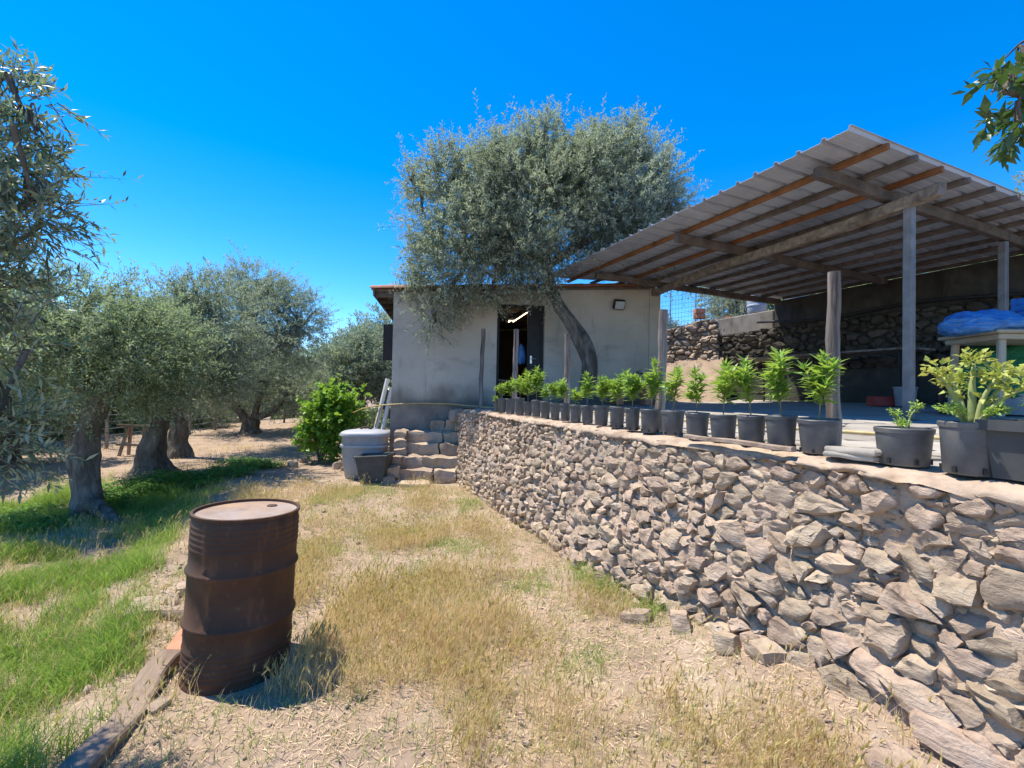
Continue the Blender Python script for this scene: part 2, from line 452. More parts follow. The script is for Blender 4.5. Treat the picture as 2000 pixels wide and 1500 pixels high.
M['redcrate'] = mat('red_crate', [(0.3, (.30, .035, .03)), (0.7, (.40, .06, .05))], 7, 4, 0.5)
M['cream'] = mat('cream_plastic', [(0.3, (.30, .265, .19)), (0.7, (.38, .34, .25))], 3, 6, 0.5)
M['net'] = mat('green_net', [(0.3, (.012, .13, .060)), (0.7, (.030, .23, .11))], 12, 5, 0.8, bump=[(50, .9, .02)])
M['greytank'] = mat('grey_tank', [(0.3, (.30, .34, .40)), (0.7, (.42, .46, .52))], 4, 6, 0.45)
M['hose'] = mat('hose', [(0.3, (.40, .31, .13)), (0.7, (.55, .44, .22))], 9, 4, 0.55)
M['black_hose'] = mat('black_hose', [(0.3, (.02, .02, .02)), (0.7, (.035, .035, .035))], 9, 4, 0.5)
M['wire'] = mat('galvanised_wire', [(0.3, (.28, .29, .30)), (0.7, (.42, .43, .44))], 9, 4, 0.5, metal=0.5)
M['black'] = mat('black_plastic', [(0.3, (.015, .015, .016)), (0.7, (.03, .03, .03))], 9, 4, 0.5)
M['glass'] = mat('lamp_glass', [(0.3, (.45, .46, .46)), (0.7, (.55, .56, .56))], 9, 4, 0.12, spec=0.6)
M['steelbright'] = mat('bright_steel', [(0.3, (.5, .5, .5)), (0.7, (.6, .6, .6))], 9, 4, 0.3, metal=0.9)
M['lamp'] = emit_mat('lit_tube', (1.0, .70, .36), 4.0)

M['clod'] = mat('earth_clod', [(0.3, (.24, .175, .13)), (0.7, (.42, .33, .25))], 3, 4, 0.95, island=0.25, spec=0.1)
M['stone_dark'] = mat('shaded_stone', [(0.28, (.045, .041, .034)), (0.5, (.085, .076, .062)), (0.72, (.14, .125, .10))], 5.0, 9, 0.95, obj=0.25, dist=0.6,
    bump=[(16, .9, .03, (.6, .6, 1.9)), (70, .6, .008)], spec=0.1)  # darkened copy of the stone, the roof's shade put into its colour
M['mortar_dark'] = mat('shaded_mortar', [(0.3, (.05, .045, .035)), (0.7, (.11, .095, .075))], 6, 9, 0.95, bump=[(24, .8, .03)], spec=0.1)  # mortar darkened likewise, shade under the roof painted in
M['concrete_dark'] = mat('shaded_concrete', [(0.3, (.040, .038, .033)), (0.55, (.062, .058, .050)), (0.75, (.10, .092, .078))], 3, 9, 0.92,
    layers=[((.028, .027, .022), 3.5, 0.52, 0.72, (1, 1, .35))], bump=[(35, .5, .01)])  # concrete with the lean-to's shade built into its tone
# damp dirt creeping up the foot of the house wall
def damp(m, z0, z1, col):
    N, L = m.node_tree.nodes, m.node_tree.links
    bs = N['Principled BSDF']; src = bs.inputs['Base Color'].links[0].from_socket
    tc = N.new('ShaderNodeTexCoord'); sp = N.new('ShaderNodeSeparateXYZ'); L.new(tc.outputs['Object'], sp.inputs[0])
    n = N.new('ShaderNodeTexNoise'); n.inputs['Scale'].default_value = 1.6; n.inputs['Detail'].default_value = 7; L.new(tc.outputs['Object'], n.inputs['Vector'])
    ad = N.new('ShaderNodeMath'); ad.operation = 'MULTIPLY_ADD'; ad.inputs[1].default_value = -0.9; L.new(n.outputs['Fac'], ad.inputs[0]); L.new(sp.outputs['Z'], ad.inputs[2])
    mr = N.new('ShaderNodeMapRange'); mr.interpolation_type = 'SMOOTHSTEP'
    mr.inputs['From Min'].default_value, mr.inputs['From Max'].default_value = z0, z1
    mr.inputs['To Min'].default_value, mr.inputs['To Max'].default_value = 0.85, 0.0
    L.new(ad.outputs[0], mr.inputs['Value'])
    mx = N.new('ShaderNodeMix'); mx.data_type = 'RGBA'; L.new(mr.outputs['Result'], mx.inputs['Factor']); L.new(src, mx.inputs['A']); mx.inputs['B'].default_value = col
    L.new(mx.outputs['Result'], bs.inputs['Base Color'])
damp(M['plaster'], 0.82, 1.32, (.10, .088, .072, 1))

# ------------------------------------------------------------------ layout frames
# terrace wall frame: s runs along the wall towards the camera, q runs inward over the terrace
W0 = Vector((-0.82, 8.30, 0.0))
WD = Vector((0.386, -0.922, 0)).normalized()
WR = Vector((0.922, 0.386, 0)).normalized()
TERR = 1.28
def K(s, q, z=0.0):
    p = W0 + WD * s + WR * q
    return Vector((p.x, p.y, z))
def floor_z(q):
    return TERR + 0.034 * max(q, 0.0)
# house frame
P0 = at(764, 790, 9.1); P0.z = 0
FX, FN = Vector((0.99, 0.141, 0)).normalized(), Vector((0.141, -0.99, 0)).normalized()
def F(t, z, out=0.0):
    p = P0 + FX * t + FN * out
    return Vector((p.x, p.y, z))

def edge_x(y):                         # the kerb of stones and timber between path and olive grove
    return float(np.interp(y, [0, 1.9, 2.75, 3.5, 4.4, 6.0, 9.0], [-1.55, -1.78, -2.05, -2.65, -3.2, -3.9, -5.0]))
def ground_z(x, y):
    z = 0.035 * nz((x, y, 0), 0.55) + 0.014 * nz((x, y, 3), 2.1) + 0.005 * nz((x, y, 5), 7.0)
    e = edge_x(y)
    k = sstep(0.03, 0.75, e - x) * (1 - sstep(6.0, 9.5, y))
    z -= 0.20 * k
    # the foot of the wall
    d = (Vector((x, y, 0)) - W0).dot(-WR)
    if y < 8.5:
        z += 0.05 * math.exp(-(max(d, 0) / 0.22)) * (0.7 + 0.6 * nz((x, y, 1), 1.7))
    s_ = (Vector((x, y, 0)) - W0).dot(WD)
    z += 0.25 * sstep(4.6, 6.6, s_) * (1 - sstep(.10, 1.0, d)) if y < 6 else 0.0
    # higher land behind on the right of the grove, falling land far left
    z += 0.75 * sstep(13, 22, y) * sstep(-13, -5, x)
    z -= 1.6 * sstep(16, 40, y) * sstep(-9, -22, x)
    # loose soil about the olive trunks
    return z

def axis(lo, hi, step, far, n):
    core = list(np.arange(lo, hi + 1e-6, step))
    g = [(i / n) ** 2.6 for i in range(1, n + 1)]
    left = [lo - far * t for t in reversed(g)]
    right = [hi + far * t for t in g]
    return left + core + right
gx, gy = axis(-7.5, 2.6, 0.07, 320, 26), axis(0.6, 10.5, 0.07, 320, 26)
gv = np.array([(x, y, ground_z(x, y)) for y in gy for x in gx])
nxg = len(gx)
idx = np.arange(len(gv)).reshape(len(gy), nxg)
gf = np.stack([idx[:-1, :-1], idx[:-1, 1:], idx[1:, 1:], idx[1:, :-1]], -1).reshape(-1, 4)
tag(link_mesh('ground', np_mesh('ground', gv, gf, 4, True), M['soil']), kind='structure')

# ------------------------------------------------------------------ stone packing
def hull2(pts):
    pts = sorted(set(map(tuple, pts)))
    def half(it):
        h = []
        for p in it:
            while len(h) >= 2 and (h[-1][0]-h[-2][0])*(p[1]-h[-2][1]) - (h[-1][1]-h[-2][1])*(p[0]-h[-2][0]) <= 0:
                h.pop()
            h.append(p)
        return h
    a, b = half(pts), half(reversed(pts))
    return a[:-1] + b[:-1]
def pack(L, H, size_fn, seed, res=0.014, aspect=(1.1, 2.1), ang=0.45):
    """irregular stones filling an L x H face: returns [(cx, cz, polygon)]"""
    rg = random.Random(seed)
    seeds = []
    z = 0.0
    while z < H + 0.02:
        row_h = None
        s = rg.uniform(-0.05, 0.05)
        while s < L:
            sz = size_fn(s, z) * rg.choice((0.55, 0.7, 0.85, 0.95, 1.0, 1.1, 1.25, 1.42))
            a = rg.uniform(*aspect)
            w, h = sz * math.sqrt(a), sz / math.sqrt(a)
            seeds.append((s + w * rg.uniform(.35, .65), z + rg.uniform(-.45, .45) * h, w / 2, h / 2, rg.gauss(0, ang)))
            s += w * rg.uniform(0.82, 1.0)
        z += size_fn(L / 2, z) * 0.70
    nx_, nz_ = int(L / res), int(H / res)
    best = np.full((nx_, nz_), 9.0); lab = np.full((nx_, nz_), -1, int)
    X = (np.arange(nx_) + .5) * res; Z = (np.arange(nz_) + .5) * res
    for i, (cs, cz, a, b, th) in enumerate(seeds):
        R = max(a, b) * 1.9
        i0, i1 = max(0, int((cs - R) / res)), min(nx_, int((cs + R) / res) + 1)
        j0, j1 = max(0, int((cz - R) / res)), min(nz_, int((cz + R) / res) + 1)
        if i1 <= i0 or j1 <= j0: continue
        dx = X[i0:i1, None] - cs; dz = Z[None, j0:j1] - cz
        c, s_ = math.cos(th), math.sin(th)
        u, v = (dx * c + dz * s_) / a, (-dx * s_ + dz * c) / b
        d = (np.abs(u) ** 2.6 + np.abs(v) ** 2.6) ** (1 / 2.6)
        sub = best[i0:i1, j0:j1]
        mk = (d < sub) & (d < 1.45)
        sub[mk] = d[mk]
        lab[i0:i1, j0:j1][mk] = i
    out = []
    order = np.argsort(lab.ravel(), kind='stable')
    sl = lab.ravel()[order]
    st = np.searchsorted(sl, np.arange(len(seeds))); en = np.searchsorted(sl, np.arange(len(seeds)), 'right')
    for i in range(len(seeds)):
        ids = order[st[i]:en[i]]
        if len(ids) < 10: continue
        px_, pz_ = X[ids // nz_], Z[ids % nz_]
        h = hull2(np.round(np.stack([px_, pz_], 1), 4))
        if len(h) < 3: continue
        out.append((float(px_.mean()), float(pz_.mean()), h))
    return out
def resample(poly, n, rg, jit):
    P = np.array(poly + [poly[0]])
    seg = np.linalg.norm(np.diff(P, axis=0), axis=1)
    cum = np.concatenate([[0], np.cumsum(seg)])
    t = (np.arange(n) + np.array([rg.uniform(-.32, .32) for _ in range(n)]) + 0.5) / n * cum[-1]
    return np.stack([np.interp(t, cum, P[:, 0]), np.interp(t, cum, P[:, 1])], 1) + np.array([[rg.uniform(-jit, jit), rg.uniform(-jit, jit)] for _ in range(n)])
def stone_shape(poly, cx, cz, emb, rg, depth=0.05, shrink=0.93, n=None, back=0.06):
    """a faceted stone standing out of the wall; emb(s, z, d) -> world"""
    n = n or rg.choice((7, 8, 9, 10))
    P = resample(poly, n, rg, 0.006)
    c = P.mean(0)
    size = float(np.sqrt(np.ptp(P[:, 0]) * np.ptp(P[:, 1])))
    h = depth * rg.uniform(0.55, 1.35) * min(1.6, 0.45 + size / 0.16)
    tx, tz = rg.uniform(-.30, .30), rg.uniform(-.25, .42)
    off = (rg.uniform(-.16, .16) * size, rg.uniform(-.16, .16) * size)
    sd = rg.uniform(0, 100)
    vs_, fs = [], []
    rings = [(0.98, -back), (1.01, 0.15 * h), (0.92, 0.80 * h), (0.62, 1.02 * h)]
    for ri, (k, d) in enumerate(rings):
        for j in range(n):
            q = c + (P[j] - c) * shrink * k + np.array(off) * (0.0, .15, .5, 1.0)[ri]
            dd = d
            if ri > 1: q = q + np.array([rg.uniform(-.07, .07), rg.uniform(-.07, .07)]) * size
            if ri > 0:
                dd += (tx * (q[0] - c[0]) + tz * (q[1] - c[1])) * (0.5 if ri == 1 else 1.0)
                dd += 0.30 * h * nz((q[0] * 9, q[1] * 14, sd)) + (0.16 * h * nz((q[0] * 26, q[1] * 34, sd)) if ri > 1 else 0)
                if ri == 2: dd += rg.uniform(-.22, .18) * h
            vs_.append(emb(q[0], q[1], dd))
    m = c + np.array(off) * 1.2
    vs_.append(emb(m[0], m[1], 1.03 * h + 0.1 * h * rg.uniform(-1, 1)))
    for ri in range(3):
        for j in range(n):
            a, b = ri * n + j, ri * n + (j + 1) % n
            if (j + ri) % 2:
                fs += [(a, b, b + n), (a, b + n, a + n)]
            else:
                fs += [(a, b, a + n), (b, b + n, a + n)]
    for j in range(n):
        fs.append((3 * n + j, 3 * n + (j + 1) % n, 4 * n))
    return vs_, fs, size
def roughen(me, seed):
    """one finer level with layered, broken relief"""
    bm = bmesh.new(); bm.from_mesh(me)
    bmesh.ops.subdivide_edges(bm, edges=bm.edges[:], cuts=1, use_grid_fill=True)
    bmesh.ops.triangulate(bm, faces=bm.faces[:])
    bm.normal_update()
    ax = Vector((nz((seed, 1, 0), 3.1), nz((seed, 2, 0), 3.1), 1.0)).normalized()
    for v in bm.verts:
        lay = nz(v.co + ax * ax.dot(v.co) * 3.5, 12.0, seed)
        v.co += v.normal * (.007 * lay + .005 * nz(v.co, 38, seed))
    bm.to_mesh(me); bm.free()
def lay_stones(parent, stones, emb, seed, max_parts=300, depth=0.05, shrink=0.93, flip=False, name='stone', m1='stone', m2='stone_i', fine=0):
    rg = random.Random(seed)
    items = []
    for (cx, cz, poly) in stones:
        v, f, size = stone_shape(poly, cx, cz, emb, rg, depth, shrink)
        if flip: f = [tuple(reversed(x)) for x in f]
        px = to_px(v[-1])
        show = 0.0
        if px and -40 < px[0] < 2040 and -40 < px[1] < 1540:
            dd = (Vector(v[-1]) - EYE).length
            show = size / dd
        items.append((show, v, f))
    items.sort(key=lambda a: -a[0])
    rest = MB()
    for k, (show, v, f) in enumerate(items):
        if show > 0 and k < max_parts:
            c = sum((Vector(p) for p in v), Vector()) / len(v)
            mb = MB().add([Vector(p) - c for p in v], f)
            me_ = mb.mesh(name, 0)
            if k < fine: roughen(me_, k)
            me_.polygons.foreach_set('use_smooth', np.ones(len(me_.polygons), dtype=bool)); me_.set_sharp_from_angle(angle=math.radians(42))
            o = link_mesh(name, me_, M[m1], parent)
            o.location = c
        else:
            rest.add(v, f)
    if rest.v:
        o = rest.build('small_stones', M[m2], parent, smooth=40)
        o['kind'] = 'stuff'

# ------------------------------------------------------------------ retaining wall of the terrace
WL = 8.9
def wall_top(s):
    return TERR + 0.012 * nz((s, 4.4, 0), 0.9)
def batter(s, z):
    k = max(0.0, 1 - z / TERR)
    return 0.19 * k ** 1.15 + 0.05 * nz((s * 0.8, z * 1.3, 2.2)) + 0.02 * nz((s * 2.6, z * 3, 5.1))
def wemb(s, z, d):
    if d > 0.02: d = .02 + (d - .02) * (1 - .6 * sstep(.92, 1.12, z) * sstep(3.0, 5.0, s) * (.6 + .8 * nz((s * 2, z * 2, 8))))
    p = K(s, -(batter(s, z) + d))
    zz = z * (wall_top(s) / TERR)
    return Vector((p.x, p.y, zz - 0.06 + 0.035 * (z / TERR)))
wall = empty('retaining_wall', K(0, 0, 0), label='low dry rubble stone retaining wall along the path, holding up the terrace', cat='wall')
ns, nzz = int(WL / 0.028), 44
vs_, fs = [], []
for i in range(ns + 1):
    for j in range(nzz + 1):
        s, z = i * WL / ns, j * TERR / nzz
        vs_.append(wemb(s, z, 0.011 + 0.024 * nz((s * 5, z * 5, 1)) + 0.020 * nz((s * 15, z * 15, 4)) + .010 * nz((s * 33, z * 33, 4))))
for i in range(ns):
    for j in range(nzz):
        a = i * (nzz + 1) + j
        fs.append((a, a + nzz + 1, a + nzz + 2, a + 1))
MB().add(vs_, fs).build('earth_mortar', M['mortar'], wall, smooth=180)
def wsize(s, z):
    return lerp(0.072, 0.112, sstep(0.5, 6.6, s)) * lerp(1.0, lerp(1.12, 1.22, sstep(5.6, 7.0, s)), 1 - sstep(.35, .6, z)) * (0.8 if z > 1.05 else 1.0)
stones = pack(WL, TERR - 0.015, wsize, 11, res=.012, aspect=(1.15, 2.7), ang=.35)
lay_stones(wall, stones, wemb, 5, 300, depth=0.044, shrink=0.965, flip=False, fine=260)

# chips and wedges packed into the joints
rg = random.Random(71)
chips = MB()
for _ in range(2600):
    s, z = rg.uniform(0.1, WL - .1), rg.uniform(0.0, TERR - .03)
    r_ = rg.uniform(.010, .026) * lerp(.8, 1.15, s / WL)
    pts = []
    for (x, y, d) in ((1, 0, 0), (-1, 0, 0), (0, 1, 0), (0, -1, 0), (.3, .2, 1), (-.3, -.2, .9)):
        pts.append(wemb(s + x * r_ * rg.uniform(.7, 1.6), z + y * r_ * rg.uniform(.5, 1.0), .004 + d * r_ * rg.uniform(.7, 1.2) + rg.uniform(0, .012)))
    chips.add(pts, [(0, 2, 4), (2, 5, 4), (2, 1, 5), (1, 3, 5), (3, 4, 5), (3, 0, 4)])
chips.build('joint_chips', M['stone_i'], wall)['kind'] = 'stuff'
# sand coloured render along the top of the wall
vs_, fs = [], []
prof = [(-0.050, -0.09), (-0.045, -0.050), (-0.012, -0.020), (0.05, -0.004), (0.22, 0.004), (0.45, -0.016)]
ns = int(WL / 0.06)
for i in range(ns + 1):
    s = i * WL / ns
    lowk = 0.5 + 0.9 * nz((s * 1.7, 3.3, 0)) + 0.4 * nz((s * 6, 1.3, 0))
    for j, (q, dz) in enumerate(prof):
        if j == 0: dz = -0.035 - 0.07 * max(0.0, lowk - .3) ; q = -0.035
        q2 = q - 0.02 * nz((s * 1.3, 8.1, 0)) - 0.05 * nz((s * 5, 2.1, j)) * (1 if j < 4 else 0) - .03 * nz((s * 14, 2.1, j)) * (1 if j < 3 else 0)
        p = K(s, q2 - batter(s, TERR))
        vs_.append((p.x, p.y, wall_top(s) + dz + 0.010 * nz((s * 6, q * 9, 1)) + 0.012 * nz((s * 17, q * 25, 1))))
m_ = len(prof)
for i in range(ns):
    for j in range(m_ - 1):
        a = i * m_ + j
        fs.append((a, a + m_, a + m_ + 1, a + 1))
MB().add(vs_, fs).build('sand_coping', M['cap'], wall, smooth=180)
# the short end face beside the steps
pA, pB = K(0.0, 0.0), F(1.30, 0, 0.0)
L_end = (pB - pA).length
ud = (pB - pA).normalized(); un = Vector((-ud.y, ud.x, 0))
if un.x > 0: un = -un
def eemb(s, z, d):
    p = pA + ud * s + un * (0.03 + d)
    return Vector((p.x, p.y, z - 0.03))
MB().add([eemb(0, 0, -.02), eemb(L_end, 0, -.02), eemb(L_end, TERR, -.02), eemb(0, TERR, -.02)], [(0, 1, 2, 3)]).build('end_mortar', M['mortar'], wall)
lay_stones(wall, pack(L_end, TERR - 0.03, lambda s, z: 0.12, 31), eemb, 8, 0, depth=0.05, flip=True)

# ------------------------------------------------------------------ terrace floor, upper land, earth bank
def sheet(name, pts, m):
    o = MB().add(pts, [tuple(range(len(pts)))]).build(name, m)
    return tag(o, kind='structure')
fl = [K(0, .33), K(WL, .33), K(WL, 7.6), K(-3.2, 7.6), K(-3.2, 2.0), F(1.30, 0, -0.3), F(1.30, 0, 0.0)]
fq = lambda p: (p - W0).dot(WR)
terr = sheet('terrace_floor', [Vector((p.x, p.y, floor_z(fq(p)) - 0.012)) for p in fl], M['floor'])
up = [K(14, 7.75, 3.55), K(14, 60, 4.6), K(-40, 60, 4.6), K(-40, 3.0, 3.3), K(-5.5, 3.0, 3.0), K(-1.9, 7.75, 3.45)]
sheet('upper_ground', up, M['soil'])

# paving slabs, sunlit between the pots and the shade of the roof
paving = empty('stone_paving', K(6.3, 1.3, TERR), label='irregular pale flagstones on the terrace behind the pots', cat='paving')
rg = random.Random(4)
for (cx, cz, poly) in pack(5.2, 2.3, lambda s, z: 0.46, 77, res=0.03, aspect=(1.1, 1.9)):
    P = resample(poly, 9, rg, 0.01); c = P.mean(0)
    vs_, fs = [], []
    hgt = rg.uniform(0.004, 0.016)
    for k, zz in ((0.965, -0.03), (0.965, hgt - .004), (0.94, hgt)):
        for j in range(9):
            q = c + (P[j] - c) * k
            p = K(3.4 + q[0], 0.42 + q[1])
            vs_.append((p.x, p.y, floor_z(0.42 + q[1]) + zz))
    for r_ in range(2):
        for j in range(9):
            a, b = r_ * 9 + j, r_ * 9 + (j + 1) % 9
            fs.append((a, b, b + 9, a + 9))
    fs.append(tuple(18 + j for j in range(9)))
    MB().add(vs_, fs).build('paving_slab', M['slab'], paving)

# ------------------------------------------------------------------ back wall under the roof and its return
QB = 7.45
S0, S1 = -1.35, 7.2
bw = empty('back_wall', K(3, QB, 1.5), label='tall shaded retaining wall of concrete and rubble behind the lean-to', cat='wall')
def bemb(s, z, d):
    p = K(S0 + s, QB - d)
    return Vector((p.x, p.y, 2.18 + z))
LB = S1 - S0
topz = lambda s: lerp(3.66, 3.86, sstep(-0.4, 0.2, s))
vs_ = [K(S0, QB, 2.1), K(S1, QB, 2.1), K(S1, QB, 3.3), K(S0, QB, 3.3)]
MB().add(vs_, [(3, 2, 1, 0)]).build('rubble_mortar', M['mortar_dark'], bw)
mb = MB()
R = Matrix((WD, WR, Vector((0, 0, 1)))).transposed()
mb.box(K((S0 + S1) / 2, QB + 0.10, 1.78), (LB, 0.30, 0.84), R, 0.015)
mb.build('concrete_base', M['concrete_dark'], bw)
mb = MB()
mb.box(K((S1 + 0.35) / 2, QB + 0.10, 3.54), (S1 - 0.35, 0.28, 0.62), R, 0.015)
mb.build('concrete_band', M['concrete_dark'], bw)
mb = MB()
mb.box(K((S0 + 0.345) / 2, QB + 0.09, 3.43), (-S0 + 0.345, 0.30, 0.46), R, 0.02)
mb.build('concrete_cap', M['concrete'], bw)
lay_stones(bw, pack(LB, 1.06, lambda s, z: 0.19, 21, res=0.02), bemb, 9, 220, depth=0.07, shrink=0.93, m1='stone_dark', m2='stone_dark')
# board leaning against the corner of the concrete band
# return wall in the sun
RA, RB = K(S0, QB + 0.05), Vector((3.0, 13.5, 0))
rd = (RB - RA).normalized(); rl = (RB - RA).length; rn = Vector((rd.y, -rd.x, 0))
if rn.y > 0: rn = -rn
rw = empty('rubble_return_wall', RA, label='sunlit loose rubble wall stepping down behind the house corner', cat='wall')
rtop = lambda s: lerp(3.70, 3.15, sstep(0.0, rl, s)) + 0.06 * nz((s * 3, 2, 0))
def remb(s, z, d):
    p = RA + rd * s + rn * (d + 0.25 * (1 - z / 1.3) + 0.05 * nz((s * 2, z * 2, 0)))
    return Vector((p.x, p.y, 2.45 + z * (rtop(s) - 2.45) / 1.25))
nsr = 30; vs_, fs = [], []
for i in range(nsr + 1):
    for j in range(11):
        vs_.append(remb(i * rl / nsr, j * 1.25 / 10, -0.02))
for i in range(nsr):
    for j in range(10):
        a = i * 11 + j
        fs.append((a, a + 1, a + 12, a + 11))
MB().add(vs_, fs).build('rubble_mortar', M['mortar'], rw, smooth=180)
lay_stones(rw, pack(rl, 1.25, lambda s, z: 0.15, 41, res=0.018, aspect=(1.3, 2.6)), remb, 19, 170, depth=0.075, shrink=0.95, flip=True)
# earth bank in front of the return wall
vs_, fs = [], []
na, nb = 26, 18
for i in range(na + 1):
    for j in range(nb + 1):
        s, k = i / na * (rl + 0.3) - 0.1, j / nb
        p = RA + rd * s + rn * (k * 2.3 - 0.05)
        z = lerp(2.92 - 0.15 * s / rl, 1.42, k ** 0.85) + 0.05 * nz((p.x * 2, p.y * 2, 0)) + 0.02 * nz((p.x * 8, p.y * 8, 0))
        vs_.append((p.x, p.y, z))
for i in range(na):
    for j in range(nb):
        a = i * (nb + 1) + j
        fs.append((a, a + 1, a + nb + 2, a + nb + 1))
tag(MB().add(vs_, fs).build('earth_bank', M['soil'], smooth=180), kind='structure')

# ------------------------------------------------------------------ rough blocks and rocks
def rough_block(mb, c, s, rz=0.0, seed=0, amp=0.12, cuts=3, rnd=.28):
    bm = bmesh.new()
    bmesh.ops.create_cube(bm, size=1.0)
    bmesh.ops.subdivide_edges(bm, edges=bm.edges[:], cuts=cuts, use_grid_fill=True)
    Rz = Matrix.Rotation(rz, 3, 'Z')
    out = []
    bm.verts.index_update()
    for v in bm.verts:
        p = v.co.copy()
        q = Vector([math.copysign(abs(2 * a) ** 1.0, a) / 2 for a in p])
        r = q.length
        q *= lerp(1.0, 0.62 / max(r, .5), rnd)          # rounds the corners a little
        p = Vector((q.x * s[0], q.y * s[1], q.z * s[2]))
        m = min(s)
        k = Vector((nz(p, 4.5, seed), nz(p, 4.5, seed + 13), nz(p, 4.5, seed + 29))) * amp * m * 2.2
        k += Vector((nz(p, 14, seed), nz(p, 14, seed + 3), nz(p, 14, seed + 9))) * amp * m * 0.8
        out.append(Rz @ (p + k) + Vector(c))
    fs = [[v.index for v in f.verts] for f in bm.faces]
    bm.free()
    return mb.add(out, fs)
def rock_obj(name, c, s, rz, seed, parent=None, m='stone', amp=0.16, cuts=3, tilt=(0, 0), rnd=.28):
    o = rough_block(MB(), (0, 0, 0), s, 0, seed, amp, cuts, rnd).build(name, M[m], parent, smooth=38)
    o.location = c
    o.rotation_euler = (tilt[0], tilt[1], rz)
    return o

# ------------------------------------------------------------------ steps up to the terrace
st = empty('stone_steps', (-1.45, 8.0, 0), label='rough stone steps climbing from the path to the house terrace', cat='steps')
rg = random.Random(3)
sx0, sx1 = -1.98, -1.0
for k in range(1, 6):
    y = 8.05 + 0.245 * (k - 1)
    z = 0.20 * k
    cut = rg.choice((.38, .62, .5, .7))
    lo = sx0 + (0.0 if k < 5 else 0.42)
    hi = sx1 + 0.03 * k
    xm = lerp(lo, hi, cut)
    for a, b in ((lo, xm - 0.008), (xm + 0.008, hi)):
        rock_obj('step_stone', ((a + b) / 2, y + 0.19, z - 0.115), (b - a + 0.02, 0.44, 0.25), rg.uniform(-.04, .04), rg.uniform(0, 90), st, amp=0.085, cuts=6, rnd=.08)
rock_obj('step_stone', (-1.66, 7.80, 0.0), (0.62, 0.34, 0.10), 0.1, 12, st, amp=0.12)
rock_obj('step_stone', (-1.02, 9.15, 1.10), (0.42, 0.36, 0.28), 0.15, 15, st, amp=0.10, cuts=4)
mb = MB(); mb.box((-1.50, 9.0, 0.28), (0.90, 0.5, 0.5)); mb.build('step_core', M['mortar'], st)
for i in range(17):
    lvl = i // 3
    rock_obj('cheek_stone', (-2.06 + rg.uniform(-.03, .03), 7.92 + 0.16 * lvl + (i % 3) * 0.21 + rg.uniform(-.03, .03), 0.04 + 0.14 * lvl), (0.20, 0.25, 0.17), rg.uniform(-.3, .3), i * 3.3, st, amp=0.16, cuts=2)

# ------------------------------------------------------------------ house
house = empty('house', F(2.7, 0), label='small grey rendered farmhouse with an open dark doorway', cat='house')
HT0, HT1, HW, HD = 3.54, 3.86, 5.36, 5.2
D0, D1, DZ = 2.07, 3.06, 3.41
BASE = 1.33
toph = lambda t: lerp(HT0, HT1, t / HW)
def prism(mb, t0, t1, z0, za, zb, o0, o1):
    """wall piece from t0 to t1, bottom z0, top za..zb, between offsets o0 (front) and o1 (back)"""
    v = [F(t0, z0, o0), F(t1, z0, o0), F(t1, zb, o0), F(t0, za, o0), F(t0, z0, o1), F(t1, z0, o1), F(t1, zb, o1), F(t0, za, o1)]
    return mb.add(v, [(0, 1, 2, 3), (5, 4, 7, 6), (1, 5, 6, 2), (4, 0, 3, 7), (3, 2, 6, 7), (4, 5, 1, 0)])
mb = MB()
prism(mb, 0, D0, BASE, toph(0), toph(D0), 0, -0.26)
prism(mb, D0, D1, DZ, toph(D0), toph(D1), 0, -0.26)
prism(mb, D1, HW, BASE, toph(D1), toph(HW), 0, -0.26)
prism(mb, 0, 0.26, BASE, toph(0), toph(.26), -0.26, -HD)
prism(mb, HW - .26, HW, BASE - .3, toph(HW - .26), toph(HW), -0.26, -HD)
prism(mb, .26, HW - .26, BASE, toph(.26), toph(HW - .26), -HD + .26, -HD)
mb.build('wall', M['plaster'], house)
mb = MB(); prism(mb, -0.012, D0 - .25, -0.1, BASE, BASE, 0.014, -0.3); prism(mb, -0.012, .27, -0.1, BASE, BASE, -0.3, -HD); mb.build('plinth', M['concrete'], house)
mb = MB(); prism(mb, HW - .02, HW + .22, 1.3, toph(HW) + .02, toph(HW) + .02, 0.03, -0.30); mb.build('corner_pillar', M['plaster'], house)
mb = MB(); prism(mb, .26, HW - .26, BASE - 0.04, BASE, BASE, -0.0, -HD + .26); mb.build('room_floor', M['concrete'], house)
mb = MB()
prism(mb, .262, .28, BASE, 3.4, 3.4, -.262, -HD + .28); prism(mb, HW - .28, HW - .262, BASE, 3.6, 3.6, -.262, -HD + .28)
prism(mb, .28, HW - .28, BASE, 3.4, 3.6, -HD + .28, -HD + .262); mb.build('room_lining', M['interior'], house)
mb = MB()
for i in range(7):
    v = lerp(-0.5, -HD + .5, i / 6)
    a, b = F(.27, toph(.27) - .09, v), F(HW - .27, toph(HW - .27) - .09, v)
    mb.bar(a, b, .09, .12)
mb.build('ceiling_joists', M['beam'], house)
# roof
mb2 = MB()
sl = (HT1 - HT0) / HW
def slab(mb, t0, t1, o0, o1, lo, hi):
    v = [F(t, toph(t) + dz, o) for o in (o0, o1) for (t, dz) in ((t0, lo), (t1, lo), (t1, hi), (t0, hi))]
    return mb.add(v, [(0, 1, 2, 3), (5, 4, 7, 6), (1, 5, 6, 2), (4, 0, 3, 7), (3, 2, 6, 7), (4, 5, 1, 0)])
slab(mb2, -0.36, HW + .1, 0.025, -HD - .2, 0.004, 0.05)
roof = mb2.build('roof', M['beam'], house)
tile = MB(); vs_, fs = [], []
nseg = 7
for i, (x, r0) in enumerate(((0, .085), (.44, .10))):
    for th, rr in ((0, 0), (1, -.014)):
        for k in range(nseg + 1):
            a = math.pi * k / nseg
            vs_.append((x, (r0 + rr) * math.cos(a), (r0 + rr) * 0.75 * math.sin(a)))
n1 = nseg + 1
